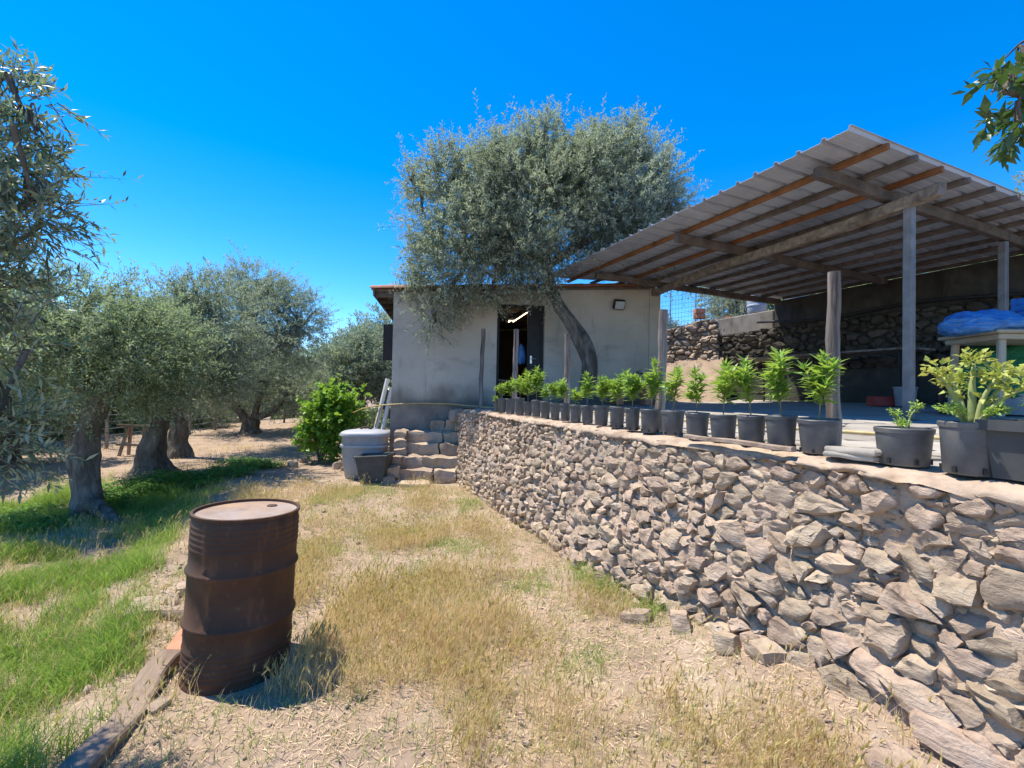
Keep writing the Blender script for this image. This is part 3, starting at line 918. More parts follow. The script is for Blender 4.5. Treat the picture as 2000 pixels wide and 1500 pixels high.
for k in range(nseg):
    fs += [(k, k + 1, 2 * n1 + k + 1, 2 * n1 + k), (n1 + k + 1, n1 + k, 3 * n1 + k, 3 * n1 + k + 1), (k + 1, k, n1 + k, n1 + k + 1), (2 * n1 + k, 2 * n1 + k + 1, 3 * n1 + k + 1, 3 * n1 + k)]
tile_me = tile.add(vs_, fs).mesh('roof_tile', 40)
tile_me.materials.append(M['tile'])
rzh = math.atan2(FX.y, FX.x)
def place_tile(t, o, dz, rz=0.0, pitch=0.0):
    ob = link_mesh('roof_tile', tile_me, None, roof)
    ob.location = F(t, toph(t) + dz, o)
    ob.rotation_euler = (0, math.pi - math.atan(sl) + pitch if False else -math.atan(sl) + pitch, rzh + rz)
for i in range(15):                      # front verge
    t = -0.44 + i * 0.385
    place_tile(t, 0.04, 0.055, rg.uniform(-.02, .02))
    place_tile(t, -0.17, 0.052, rg.uniform(-.02, .02))
for i in range(22):                      # left eave
    place_tile(-0.44, -0.38 - i * 0.205, 0.052, rg.uniform(-.02, .02))
for i in range(9):
    v = -0.05 - i * 0.62
    MB().bar(F(-.35, toph(-.35) - .05, v), F(0.02, toph(0.02) - .05, v), .07, .09).build('rafter_end', M['beam'], roof)
mb = MB(); mb.bar(F(-.37, toph(-.37) - .02, .10), F(-.37, toph(-.37) - .02, -HD - .2), .03, .13); mb.build('fascia', M['beam'], roof)
# doorway
fr = MB()
fr.bar(F(D0 + .03, BASE, -.13), F(D0 + .03, DZ - .06, -.13), .08, .06, up=FX)
fr.bar(F(D1 - .03, BASE, -.13), F(D1 - .03, DZ - .06, -.13), .08, .06, up=FX)
fr.bar(F(D0 + .0, DZ - .03, -.13), F(D1, DZ - .03, -.13), .08, .06)
fr.build('door_frame', M['door'], house)
leaf = MB(); prism(leaf, 2.72, D1 - .065, BASE + .02, DZ - .07, DZ - .07, -0.10, -0.145)
for zz in (1.55, 2.35):
    prism(leaf, 2.77, D1 - .11, zz, zz + .65, zz + .65, -0.092, -0.10)
dl = leaf.build('door', M['door'], house)
hb = MB(); hb.tube([F(2.80, 2.30, -.09), F(2.80, 2.30, -.04), F(2.90, 2.30, -.04)], .012, 8); hb.box(F(2.80, 2.28, -.089), (.04, .012, .16), Matrix((FX, -FN, Vector((0, 0, 1)))).transposed())
hb.build('door_handle', M['steelbright'], dl)
# shutter open on the left side wall
shp = MB(); RF = Matrix((FX, -FN, Vector((0, 0, 1)))).transposed()
sc_, sx_ = at(755, 667, 9.9), 0.27
shp.box(F(-0.15, 2.62, -0.85), (0.29, 0.045, 0.78), RF, .006)
for k in range(2):
    shp.box(F(-0.15, 2.42 + .4 * k, -0.824), (0.20, 0.012, 0.30), RF, .004)
shp.build('shutter', M['dark_wood'], house)
# skirting damp band is part of the render; hooks of the gutterless eave end here

# ------------------------------------------------------------------ leaf meshes
def norm_rows(a):
    return a / np.maximum(np.linalg.norm(a, axis=1, keepdims=True), 1e-9)
def leaf_arrays(pos, d, up, L, W, fold=0.25, droop=0.15, tris=4):
    """lance-shaped leaves: pos, d, up (N,3); L, W (N,)"""
    d = norm_rows(d)
    side = norm_rows(np.cross(d, up))
    nrm = np.cross(side, d)
    L, W = L[:, None], W[:, None]
    if tris == 2:
        v = np.stack([pos, pos + d * L * .5 + side * W * .5 - nrm * droop * L * .25, pos + d * L - nrm * droop * L, pos + d * L * .5 - side * W * .5 - nrm * droop * L * .25], 1)
        n = len(pos)
        f = np.arange(n * 4).reshape(n, 4)
        return v.reshape(-1, 3), f, 4
    base, mid, tip = pos, pos + d * L * .5 - nrm * droop * L * .25, pos + d * L - nrm * droop * L
    lft = pos + d * L * .42 - side * W * .5 + nrm * (fold * W - droop * L * .18)
    rgt = pos + d * L * .42 + side * W * .5 + nrm * (fold * W - droop * L * .18)
    v = np.stack([base, mid, tip, lft, rgt], 1).reshape(-1, 3)
    n = len(pos)
    o = (np.arange(n) * 5)[:, None]
    f = np.concatenate([o + np.array([[0, 4, 1]]), o + np.array([[1, 4, 2]]), o + np.array([[0, 1, 3]]), o + np.array([[1, 2, 3]])], 1).reshape(-1, 3)
    return v, f, 3

# ------------------------------------------------------------------ lean-to roof
AS, AQ, RZ = 5.27, 1.95, 4.05
def roof_z(q):
    return RZ - 0.020 * (q - AQ)
lean = empty('lean_to', K(5.09, 3.35, TERR), label='open lean-to with a ribbed metal roof on timber battens beside the house', cat='shelter')
QW = 5.62
def roof_sheet(QL, cut):
  sh = MB(); prof = []
  for r_ in range(4):
      o = r_ * 0.25
      prof += [(o + 0.0, 0), (o + 0.012, .036), (o + 0.040, .036), (o + 0.056, 0), (o + 0.14, 0.0), (o + 0.146, .006), (o + 0.156, .006), (o + 0.162, 0)]
  prof += [(1.0, 0), (1.012, .036), (1.03, .036)]
  vs_, fs = [], []
  nq = 7
  for th in (0.0, -0.004):
      for j in range(nq + 1):
          for (a, b) in prof:
              vs_.append((a, j * (QL - cut * (1.03 - a)) / nq, b + th + 0.010 * nz((a * 2 + QL, j * 1.1, cut))))
  npf = len(prof); tot = npf * (nq + 1)
  for j in range(nq):
      for i in range(npf - 1):
          a = j * npf + i
          fs += [(a, a + 1, a + npf + 1, a + npf), (tot + a + 1, tot + a, tot + a + npf, tot + a + npf + 1)]
  for i in range(npf - 1):
      fs += [(i + 1, i, tot + i, tot + i + 1), (nq * npf + i, nq * npf + i + 1, tot + nq * npf + i + 1, tot + nq * npf + i)]
  for j in range(nq):
      a = j * npf; b = a + npf - 1
      fs += [(a, a + npf, tot + a + npf, tot + a), (b + npf, b, tot + b, tot + b + npf)]
  me = sh.add(vs_, fs).mesh('roof_sheet'); me.materials.append(M['sheet'])
  return me
sheet_me, sheet_cut, sheet_end = roof_sheet(QW, 0.0), roof_sheet(QW, 2.2), roof_sheet(3.35, 3.0)
rot_k = math.atan2(WD.y, WD.x)
rg = random.Random(8)
for i in range(6):
    # local x runs along -s; the sheet is turned half round so that q stays inward
    o = link_mesh('roof_sheet', sheet_me if i < 5 else sheet_end, None, lean)
    o.matrix_basis = Matrix.Translation(K(AS - 1.0 - i * 1.0 + .03, AQ + rg.uniform(-.015, .015), RZ + 0.003 * (i % 2) + i * 0.001)) @ Matrix.Rotation(rot_k, 4, 'Z') @ Matrix.Rotation(-math.atan(0.020), 4, 'X')
kinds = {1: 'beam_orange', 3: 'beam_orange'}
for k in range(1, 12):
    q = AQ + 0.5 * k + rg.uniform(-.02, .02)
    z = roof_z(q) - 0.036
    m = M[kinds.get(k, 'beam')]
    q2 = q + rg.uniform(-.03, .03)
    o = MB().bar(K(AS + rg.uniform(.05, .09), q, z), K(-0.85 + .25 * (q - AQ), q2, z), 0.05, 0.06, segs=10, wob=0.014, seed=k).build('purlin', m, lean)
for j, (s, q0) in enumerate(((4.83, AQ + .28), (2.72, AQ + .36), (0.30, AQ + .55))):
    MB().bar(K(s, q0, roof_z(q0) - .130), K(s - .03 + (.28 if j == 2 else 0), AQ + QW - .25, roof_z(AQ + QW) - .130), 0.095, 0.12, segs=12, wob=0.03, seed=20 + j).build('beam', M['beam'], lean)
zm = RZ - .27
MB().bar(K(AS + .12, AQ + 1.36, zm - .03), K(0.02, 4.12, zm + .01), 0.115, 0.13, segs=16, wob=0.06, seed=31).build('main_beam', M['beam_grey'], lean)
def steel_post(s, q, top):
    mb = MB(); h0 = floor_z(q) - 0.02
    mb.box(K(s, q, (h0 + top) / 2), (.085, .085, top - h0), R, .008)
    mb.box(K(s, q, h0 + .03), (.18, .18, .012), R)
    return mb.build('post', M['steel'], lean)
steel_post(5.07, 3.36, zm - .10)
steel_post(4.83, 5.98, roof_z(6) - .225)
# black pipe sagging along the back wall
pts = [K(s, QB - .16, 3.40 - .10 * math.sin((s + .2) * .9) ** 2 - 0.02 * s) for s in np.linspace(0.0, 6.8, 24)]
tag(MB().tube(pts, .028, 8).build('water_pipe', M['black_hose'], smooth=180), 'black water pipe running along the shaded back wall', 'pipe')

# ------------------------------------------------------------------ wooden posts along the terrace edge
def s_for(u, q, z=TERR):
    lo, hi = -2.0, 8.6
    for _ in range(50):
        m = (lo + hi) / 2
        if to_px(K(m, q, z))[0] < u: lo = m
        else: hi = m
    return (lo + hi) / 2
post_info = [
    (938, 642, 0.34, .040, 'thin wooden post nearest the left end of the terrace, before the grey wall'),
    (1004, 643, 0.36, .042, 'wooden post standing in front of the dark doorway'),
    (1107, 652, 0.34, .038, 'cracked wooden post between the doorway and the olive trunk'),
    (1288, 606, 0.36, .040, 'wooden post among the seedlings, at the right corner of the house'),
    (1626, 533, 0.40, .037, 'tallest-looking weathered wooden post, right of the seedling row'),
]
for i, (u, vtop, q, r, lab) in enumerate(post_info):
    s = s_for(u, q)
    base = K(s, q, floor_z(q) - .02)
    dpt = base.y
    top = at(u, vtop, dpt).z
    h = top - base.z
    mb = MB()
    n = 16
    lean_v = Vector((rg.uniform(-.02, .02) - (.02 if i == 4 else 0), rg.uniform(-.02, .02), 0))
    pts = [Vector((0, 0, 0)) + lean_v * (k / n) * h + Vector((nz((k * .25, i * 3, 0)), nz((k * .25, i * 3, 5)), 0)) * .018 + Vector((0, 0, h * k / n)) for k in range(n + 1)]
    rr = [r * (1.06 - .14 * k / n) for k in range(n + 1)]
    mb.tube(pts, rr, 16, amp=.16, freq=9, seed=i * 7.0)
    o = mb.build('wooden_post', M['greywood'], smooth=50)
    o.location = base
    tag(o, lab, 'post', 'wooden posts along the terrace edge')

# ------------------------------------------------------------------ potted plants
def pot_mesh(r, h, n=30, taper=0.84):
    rb = r * taper
    t = 0.006
    prof = [(0.0, 0.0), (rb - .004, 0.0), (rb, .006), (lerp(rb, r, .93), h - .026), (r + .004, h - .024), (r + .006, h - .004), (r + .003, h), (r - t, h), (r - t - .004, h - .03), (rb - t, .02), (0.0, .02)]
    return MB().lathe(prof, n).mesh('pot', 40)
def soil_mesh(r, z):
    mb = MB(); vs_ = [(0, 0, z + .008)]; n = 18
    for k, q in ((0, .5), (1, 1.0)):
        for j in range(n):
            a = 2 * math.pi * j / n
            vs_.append((r * q * math.cos(a), r * q * math.sin(a), z + .012 * nz((q * math.cos(a) * 3, q * math.sin(a) * 3, r * 50))))
    fs = [(0, 1 + j, 1 + (j + 1) % n) for j in range(n)] + [(1 + j, 1 + n + j, 1 + n + (j + 1) % n, 1 + (j + 1) % n) for j in range(n)]
    return mb.add(vs_, fs).mesh('soil', 180)
def add_slots(parent, r, h, a0, k=1.0):
    for j in range(6):
        a = a0 + j * math.pi / 3
        mb = MB()
        mb.box((0, 0, 0), (.012 * k, .016, .020 * k))
        o = mb.build('drain_slot', M['black'], parent)
        o.location = ((r * .845 + .001) * math.cos(a), (r * .845 + .001) * math.sin(a), .018 * k)
        o.rotation_euler = (0, 0, a + math.pi / 2)
def seedling_mesh(h, seed, bushy=1.0):
    rn = np.random.default_rng(seed)
    axes = [(np.zeros(3), np.array([rn.normal(0, .05), rn.normal(0, .05), 1.0]), h)]
    for b in range(int(rn.integers(3, 7))):
        z0 = h * rn.uniform(.25, .6); a = rn.uniform(0, 6.28)
        k_ = rn.uniform(.4, 1.1); axes.append((np.array([0, 0, z0]), np.array([math.cos(a) * k_, math.sin(a) * k_, 1.0]), h * rn.uniform(.25, .55)))
    P, D, U, LL = [], [], [], []
    sm = MB()
    for ai, (o, d, L) in enumerate(axes):
        d = d / np.linalg.norm(d)
        sm.tube([o, o + d * L * .5, o + d * L * .97], [.0042 if ai == 0 else .0026, .0034 if ai == 0 else .002, .0012], 6)
        z = L * (.28 if ai == 0 else .2)
        ph = rn.uniform(0, 6.28)
        while z < L:
            f = z / L
            topness = max(0, (f - .75) / .25)
            for k in range(3):
                ph += 2.4 + rn.normal(0, .25)
                el = math.radians(rn.uniform(-5, 55) + 25 * topness)
                dv = np.array([math.cos(ph) * math.cos(el), math.sin(ph) * math.cos(el), math.sin(el)])
                P.append(o + d * z); D.append(dv); U.append(np.array([0, 0, 1.0]) + rn.normal(0, .25, 3))
                LL.append(rn.uniform(.065, .115) * (1 - .25 * topness) * (.6 + .4 * min(1, h / .3)))
            z += rn.uniform(.010, .016) / bushy
        for k in range(10):
            a = rn.uniform(0, 6.28); el = math.radians(rn.uniform(30, 85))
            P.append(o + d * L * rn.uniform(.92, 1.0)); D.append(np.array([math.cos(a) * math.cos(el), math.sin(a) * math.cos(el), math.sin(el)]))
            U.append(rn.normal(0, 1, 3)); LL.append(rn.uniform(.03, .055))
    P, D, U, LL = np.array(P), np.array(D), np.array(U), np.array(LL)
    v, f, n = leaf_arrays(P, D, U, LL, LL * rn.uniform(.22, .30, len(LL)), .18, .22)
    return np_mesh('foliage', v, f, n, False), sm.mesh('stem', 180)
pots = [  # rim left, rim right, rim y, base y, plant top y
    (964, 975, 784, 807, 768), (972, 988, 781, 810, 752), (987, 1006, 782, 812, 742), (1006, 1025, 781, 815, 738),
    (1023, 1040, 789, 817, 730), (1038, 1057, 787, 820, 720), (1055, 1075, 788, 821, 755), (1074, 1094, 789, 822, 749),
    (1094, 1113, 792, 826, 746), (1112, 1136, 795, 829, 764), (1135, 1160, 796, 832, 731), (1159, 1189, 797, 836, 739),
    (1189, 1220, 799, 841, 736), (1220, 1250, 801, 845, 734), (1249, 1290, 805, 851, 708), (1290, 1337, 807, 856, 722),
    (1337, 1385, 808, 859, 724), (1385, 1440, 811, 864, 711), (1438, 1496, 815, 873, 706), (1494, 1558, 818, 883, 692), (1556, 1641, 826, 894, 696)]
ordn = ['first', 'second', 'third', 'fourth', 'fifth', 'sixth', 'seventh', 'eighth', 'ninth', 'tenth', 'eleventh', 'twelfth', 'thirteenth',
        'fourteenth', 'fifteenth', 'sixteenth', 'seventeenth', 'eighteenth', 'nineteenth', 'twentieth', 'last']
prev_s = prev_r = None
for i, (uL, uR, vt, vb, vp) in enumerate(pots):
    u = (uL + uR) / 2
    r = 0.1
    for _ in range(4):
        q = 0.035 + r
        s = s_for(u, q)
        Y = K(s, q).y
        r = (uR - uL) / 2 * Y / 900 / math.sqrt(1 + ((u - 1000) / 900) ** 2) * 0.97
    if prev_s is not None and s - prev_s < r + prev_r + .004:
        r = max(0.6 * r, s - prev_s - prev_r - .004)
        q = 0.035 + r
    prev_s, prev_r = s, r
    base = K(s, q, wall_top(s) + .010)
    h = (vb - vt) / 900 * (Y - r) * 1.0
    lab = f'{ordn[i]} of the potted seedlings in the row, counted from the doorway' if i < 20 else 'rightmost potted seedling of the row, leaning on the tall wooden post'
    t = empty('potted_seedling', base, rg.uniform(0, 6.28), lab, 'potted plant', 'black pots of seedlings along the wall', world=False)
    t.rotation_euler = (rg.uniform(-.035, .035), rg.uniform(-.035, .035), t.rotation_euler[2])
    p = link_mesh('pot', pot_mesh(r, h), M['pot'], t)
    if i > 11: add_slots(p, r, h, rg.uniform(0, 1), .9)
    link_mesh('soil', soil_mesh(r - .008, h - .03), M['potsoil'], t)
    hp = max(.06, at(u, vp, Y).z - base.z - h + .03)
    if i == 0: hp = .07
    fm, sm = seedling_mesh(hp, 100 + i, 1.0 + .15 * (i % 3))
    tl = (rg.uniform(-.13, .13), rg.uniform(-.13, .13), 0)
    link_mesh('stem', sm, M['stem'], t, loc=(0, 0, h - .03), rot=tl)
    link_mesh('foliage', fm, M['seedling'], t, loc=(0, 0, h - .03), rot=tl)

def celery(parent, h0, stalks, seed, leafmat, size=1.0):
    rn = np.random.default_rng(seed)
    P, D, U, LL = [], [], [], []
    for (az, tilt, L, rad) in stalks:
        d = np.array([math.cos(az) * math.sin(tilt), math.sin(az) * math.sin(tilt), math.cos(tilt)])
        pts = [np.array([math.cos(az) * .02, math.sin(az) * .02, 0]), d * L * .5 + np.array([0, 0, .01]), d * L * 1.0 + np.array([0, 0, -.02 * L])]
        MB().tube(spline(pts, 8), interp([rad * 1.25, rad, rad * .6], 8), 9, amp=.12, freq=30, seed=az).build('stalk', M['stalk'], parent, smooth=180, loc=(0, 0, h0))
        for cl in range(3):
            c = pts[2] if cl == 0 else np.array(spline(pts, 8)[6 if cl == 1 else 4])
            spread = (.062, .038, .03)[cl] * size
            for k in range((70, 20, 6)[cl]):
                a, e = rn.uniform(0, 6.28), rn.uniform(-.35, 1.0)
                dv = np.array([math.cos(a) * math.cos(e), math.sin(a) * math.cos(e), math.sin(e)]) + d * .5
                P.append(c + dv * rn.uniform(.1, 1) * spread); D.append(dv + rn.normal(0, .35, 3)); U.append(np.array([0, 0, 1]) + rn.normal(0, .5, 3)); LL.append(rn.uniform(.020, .042) * size)
    P, D, U, LL = map(np.array, (P, D, U, LL))
    v, f, n = leaf_arrays(P, D, U, LL, LL * rn.uniform(.55, .85, len(LL)), .22, .35)
    link_mesh('foliage', np_mesh('foliage', v, f, n), leafmat, parent, loc=(0, 0, h0))
for (uL, uR, vt, vb, lab, kind) in ((1703, 1826, 838, 915, 'wide black pot holding a small two-stemmed celery plant', 0), (1827, 1962, 828, 937, 'large black pot with a thick-stalked celery turning yellow', 1)):
    u = (uL + uR) / 2; r = .12
    for _ in range(4):
        q = .03 + r; s = s_for(u, q); Y = K(s, q).y
        r = (uR - uL) / 2 * Y / 900 / math.sqrt(1 + ((u - 1000) / 900) ** 2) * .95
    h = (vb - vt) / 900 * (Y - r) * .98
    base = K(s, q, wall_top(s) + .010)
    t = empty('potted_celery', base, 0.0, lab, 'potted plant', 'celery pots at the near end of the wall', world=False)
    p = link_mesh('pot', pot_mesh(r, h, 36, .88), M['pot'], t)
    add_slots(p, r * 1.04, h, .3 + kind, 1.2)
    link_mesh('soil', soil_mesh(r - .008, h - .022), M['potsoil'], t)
    if kind == 0:
        celery(t, h - .02, [(2.6, .35, .085, .004), (-.2, .42, .125, .004), (1.2, .8, .05, .003), (4.0, .9, .05, .003)], 5, M['celery_g'], .42)
    else:
        celery(t, h - .02, [(3.3, .62, .27, .009), (.4, .10, .27, .013), (-.2, .60, .26, .009), (-.9, .35, .22, .010), (1.6, .4, .20, .010), (5.2, .75, .24, .009)], 6, M['celery'], .86)
        celery(t, h - .02, [(3.6, 1.05, .14, .004), (5.0, .9, .10, .004), (-.4, .95, .11, .004), (2.0, .9, .1, .004)], 7, M['celery_g'], .5)
# rectangular planter at the frame edge
s = s_for(2088, .22); base = K(s, .20, wall_top(s) + .012)
t = empty('window_box_planter', base, rot_k, 'tall grey rimmed planter at the right edge, with leafy growth', 'planter', world=False)
mb = MB()
Hp = .235
for (a, b) in (((.165, .115, 0.0), (.185, .135, Hp - .04)), ((.205, .155, Hp - .042), (.205, .155, Hp))):
    v = [(sx * a[0], sy * a[1], a[2]) for sx, sy in ((-1, -1), (1, -1), (1, 1), (-1, 1))] + [(sx * b[0], sy * b[1], b[2]) for sx, sy in ((-1, -1), (1, -1), (1, 1), (-1, 1))]
    mb.add(v, [(0, 1, 5, 4), (1, 2, 6, 5), (2, 3, 7, 6), (3, 0, 4, 7), (3, 2, 1, 0)])
v = [(sx * .185, sy * .135, Hp) for sx, sy in ((-1, -1), (1, -1), (1, 1), (-1, 1))] + [(sx * .205, sy * .155, Hp) for sx, sy in ((-1, -1), (1, -1), (1, 1), (-1, 1))] + [(sx * .183, sy * .133, Hp - .05) for sx, sy in ((-1, -1), (1, -1), (1, 1), (-1, 1))]
mb.add(v, [(i, (i + 1) % 4, 4 + (i + 1) % 4, 4 + i) for i in range(4)] + [(8 + i, 8 + (i + 1) % 4, (i + 1) % 4, i) for i in range(4)])
mb.build('pot', M['tub'], t)
MB().box((0, 0, Hp - .06), (.36, .26, .03)).build('soil', M['potsoil'], t)
celery(t, Hp - .04, [(3.0, .5, .10, .004), (3.8, .7, .12, .004), (2.2, .3, .12, .004), (.3, .5, .1, .004), (5.2, .6, .1, .004)], 9, M['celery_g'], .55)

# plank and flat stones lying on the wall top
a, b = at(1335, 866, 0), None
sA, sB = s_for(1338, -.05), s_for(1545, -.05)
pl = MB().bar(K(sA, -.045, wall_top(sA) + .030), K(sB, -.03, wall_top(sB) + .030), .045, .028, segs=8, wob=.012, seed=3).build('wooden_plank', M['wood_x'])
tag(pl, 'narrow weathered plank lying on the wall top before the pots', 'plank')
sC = s_for(1665, .06)
for k in range(2):
    o = rock_obj('flat_stone', K(sC + .01 * k, .07, wall_top(sC) + .024 + .030 * k), (.24, .11, .030), rot_k + .1 - .15 * k, 40 + k * 7, None, 'slab', .22, 5)
    tag(o, 'upper flat pale stone beside the tall post' if k else 'lower of two flat pale stones beside the tall post', 'stone', 'flat stones stacked on the wall')

# ------------------------------------------------------------------ rusty drum
bc = Vector((-1.55, 2.68, 0)); bc.z = ground_z(bc.x, bc.y) - .01
dr = empty('oil_drum', bc, 0.0, 'rusty brown steel oil drum standing on the path', 'drum', world=False)
Hd, Rd = 0.905, 0.272
prof = [(Rd - .012, 0.0), (Rd + .006, .004), (Rd + .006, .016), (Rd, .022)]
def bead(z, a, w): return [(Rd, z - w), (Rd + a * .75, z - w * .45), (Rd + a, z), (Rd + a * .75, z + w * .45), (Rd, z + w)]
for z in (.06, .09, .12, .15, .18): prof += bead(z, .0045, .0145)
prof += bead(.315, .014, .020)
prof += [(Rd, .45)]
prof += bead(.595, .014, .020)
for z in (.72, .75, .78, .81, .84): prof += bead(z, .0045, .0145)
prof += [(Rd, Hd - .022), (Rd - .004, Hd - .018), (Rd - .01, Hd - .018)]
db = MB().lathe(prof, 64, cap=False)
def dent(p):
    x, y, z = p
    k = 1 + .020 * nz((x * 2.2, y * 2.2, z * 2.6 + 4)) + .008 * nz((x * 6, y * 6, z * 7)) - .05 * math.exp(-((x + .05) ** 2 + (y + .27) ** 2 + (z - .47) ** 2) / .008)
    return (x * k, y * k, z)
db.v = [dent(p) for p in db.v]
db.build('drum_body', M['rust'], dr, smooth=60)
MB().lathe([(0, Hd - .020), (Rd * .5, Hd - .021), (Rd - .03, Hd - .020), (Rd - .008, Hd - .017)], 64, cap=False).build('drum_lid', M['rust_lid'], dr, smooth=60)
MB().lathe([(Rd - .009, Hd - .018), (Rd - .008, Hd - .002), (Rd - .001, Hd), (Rd + .007, Hd - .003), (Rd + .007, Hd - .016), (Rd, Hd - .022)], 64, cap=False).build('drum_rim', M['rust'], dr, smooth=60)
mb = MB(); mb.lathe([(0, .006), (.026, .006), (.03, .003), (.03, 0)], 16, (.14, .10, Hd - .0205)); mb.build('bung', M['rust'], dr)
dr.rotation_euler = (math.radians(-.4), math.radians(2.0), 0.6)

# ------------------------------------------------------------------ timber, tile and rocks beside the drum
lgA, lgB = Vector((-1.56, 1.25, .02)), Vector((-1.93, 2.66, .035))
o = MB().bar(Vector((-.77, 0, 0)), Vector((.77, 0, 0)), .115, .07, segs=22, wob=.05, seed=6).build('timber_sleeper', M['wood_x'])
o.location = (lgA + lgB) / 2; o.rotation_euler = (math.radians(8), 0, math.atan2(lgB.y - lgA.y, lgB.x - lgA.x))
tag(o, 'weathered grey timber lying along the edge of the grass by the drum', 'timber')
p = at(338, 1250, 2.85)
o = MB().box((0, 0, 0), (.17, .27, .028), None, .006).build('terracotta_tile', M['terracotta'])
o.location = (-1.955, 2.86, .055); o.rotation_euler = (math.radians(7), math.radians(-4), .22)
tag(o, 'flat terracotta tile half hidden behind the drum', 'tile')
rocks = [(300, 1185, .30, .20, .09, 'large flat rock at the edge of the grass, left of the drum'), (338, 1160, .17, .11, .06, 'small flat grey rock on the grass edge, near the drum top'),
         (362, 1150, .18, .14, .08, 'pale rock touching the left side of the drum'), (352, 1195, .20, .15, .07, 'rough rock just behind the terracotta tile'),
         (285, 1235, .10, .09, .05, 'small round rock low in the grass, left of the tile'), (128, 1325, .11, .06, .04, 'small grey stone in the grass at far left'),
         (310, 1378, .09, .08, .05, 'dark clod of earth beside the timber')]
for i, (u, v, a, b, c, lab) in enumerate(rocks):
    d = ray(u, v); t_ = (0.0 - EYE.z) / d.z
    for _ in range(4):
        g = EYE + d * t_; t_ = (ground_z(g.x, g.y) + c * .3 - EYE.z) / d.z
    g = EYE + d * t_
    tag(rock_obj('rock', (g.x, g.y, ground_z(g.x, g.y) + c * .2), (a, b, c), .4 + i * .9, 50 + i * 5, None, 'stone', .17, 4, (rg.uniform(-.2, .2), rg.uniform(-.2, .2))), lab, 'rock', 'rocks lying about the path')
o = rock_obj('rock', (1.58, 1.62, ground_z(1.58, 1.62) + .0), (.52, .30, .07), -.75, 91, None, 'stone', .12, 5, (-.16, .22)); tag(o, 'big flat grey slab lying at the foot of the wall, bottom right', 'rock', 'rocks lying about the path')
o = rock_obj('rock', (1.74, 1.78, ground_z(1.74, 1.78) + .03), (.30, .20, .10), -.8, 97, None, 'stone', .14, 5, (-.25, .1)); tag(o, 'long slab leaning on the wall foot, bottom right corner', 'rock', 'rocks lying about the path')
foot = [(1640, 1420), (1560, 1352), (1500, 1370), (1420, 1330), (1330, 1268), (1240, 1232), (1180, 1140)]
for i, (u, v) in enumerate(foot):
    d = ray(u, v); g = EYE + d * (-EYE.z / d.z)
    tag(rock_obj('rock', (g.x, g.y, ground_z(g.x, g.y) + .02), (rg.uniform(.13, .22), rg.uniform(.09, .14), rg.uniform(.07, .12)), rg.uniform(0, 3), 120 + i * 5, None, 'stone', .16, 4, (rg.uniform(-.3, .3), rg.uniform(-.3, .3))),
        f'{ordn[i]} loose rock along the foot of the stone wall, counted from the bottom right' , 'rock', 'loose rocks at the foot of the wall')

# ------------------------------------------------------------------ bin, tub, pipes, hose by the house corner
g0 = Vector((-2.66, 8.45, 0)); g0.z = ground_z(g0.x, g0.y)
t = empty('storage_bin', g0, .12, 'big pale grey plastic bin with a lid beside the steps', 'bin', world=False)
Hb = .86
MB().lathe([(0, 0), (.30, 0), (.325, .03), (.37, .30), (.392, .56)], 40, power=4.0, sy=.82).build('bin_body', M['whiteplastic'], t, smooth=50)
MB().lathe([(.392, .56), (.418, .565), (.418, .605), (.392, .61), (.392, .56)], 40, power=4.0, sy=.82).build('bin_band', M['greylid'], t, smooth=50)
MB().lathe([(.385, .60), (.395, .76)], 40, power=4.0, sy=.82).build('bin_collar', M['whiteplastic'], t, smooth=50)
MB().lathe([(.395, .76), (.428, .765), (.428, .80), (.39, .835), (.20, .865), (0, .872)], 40, power=4.0, sy=.82).build('bin_lid', M['greylid'], t, smooth=50)
MB().tube([Vector((-.10 + .2 * k / 8, 0, .862 + .05 * math.sin(math.pi * k / 8))) for k in range(9)], .016, 8).build('lid_handle', M['rust'], t, smooth=180)
g1 = Vector((-2.33, 7.92, 0)); g1.z = ground_z(g1.x, g1.y)
t = empty('rubber_tub', g1, -.08, 'dark charcoal tub leaning in front of the pale bin', 'tub', world=False)
mb = MB()
va = [(-.19, -.13, 0), (.19, -.13, 0), (.19, .13, 0), (-.19, .13, 0)]; vb_ = [(-.27, -.19, .46), (.27, -.19, .50), (.27, .19, .50), (-.27, .19, .46)]
vc = [(x * .94, y * .94, z) for x, y, z in vb_]; vd = [(x * .93, y * .93, .03) for x, y, z in va]
mb.add(va + vb_ + vc + vd, [(3, 2, 1, 0)] + [(i, (i + 1) % 4, 4 + (i + 1) % 4, 4 + i) for i in range(4)] + [(4 + i, 4 + (i + 1) % 4, 8 + (i + 1) % 4, 8 + i) for i in range(4)] + [(8 + i, 8 + (i + 1) % 4, 12 + (i + 1) % 4, 12 + i) for i in range(4)] + [(12, 13, 14, 15)])
mb.build('tub_body', M['tub'], t)
mb = MB()
loop = [(-.285, -.205, .455), (.285, -.205, .497), (.285, .205, .497), (-.285, .205, .455), (-.285, -.205, .455)]
mb.tube(loop, .016, 8); mb.build('tub_rim', M['tub'], t)
mb = MB(); mb.box((-.285, -.2, .40), (.03, .03, .09)); mb.build('tub_handle', M['whiteplastic'], t)
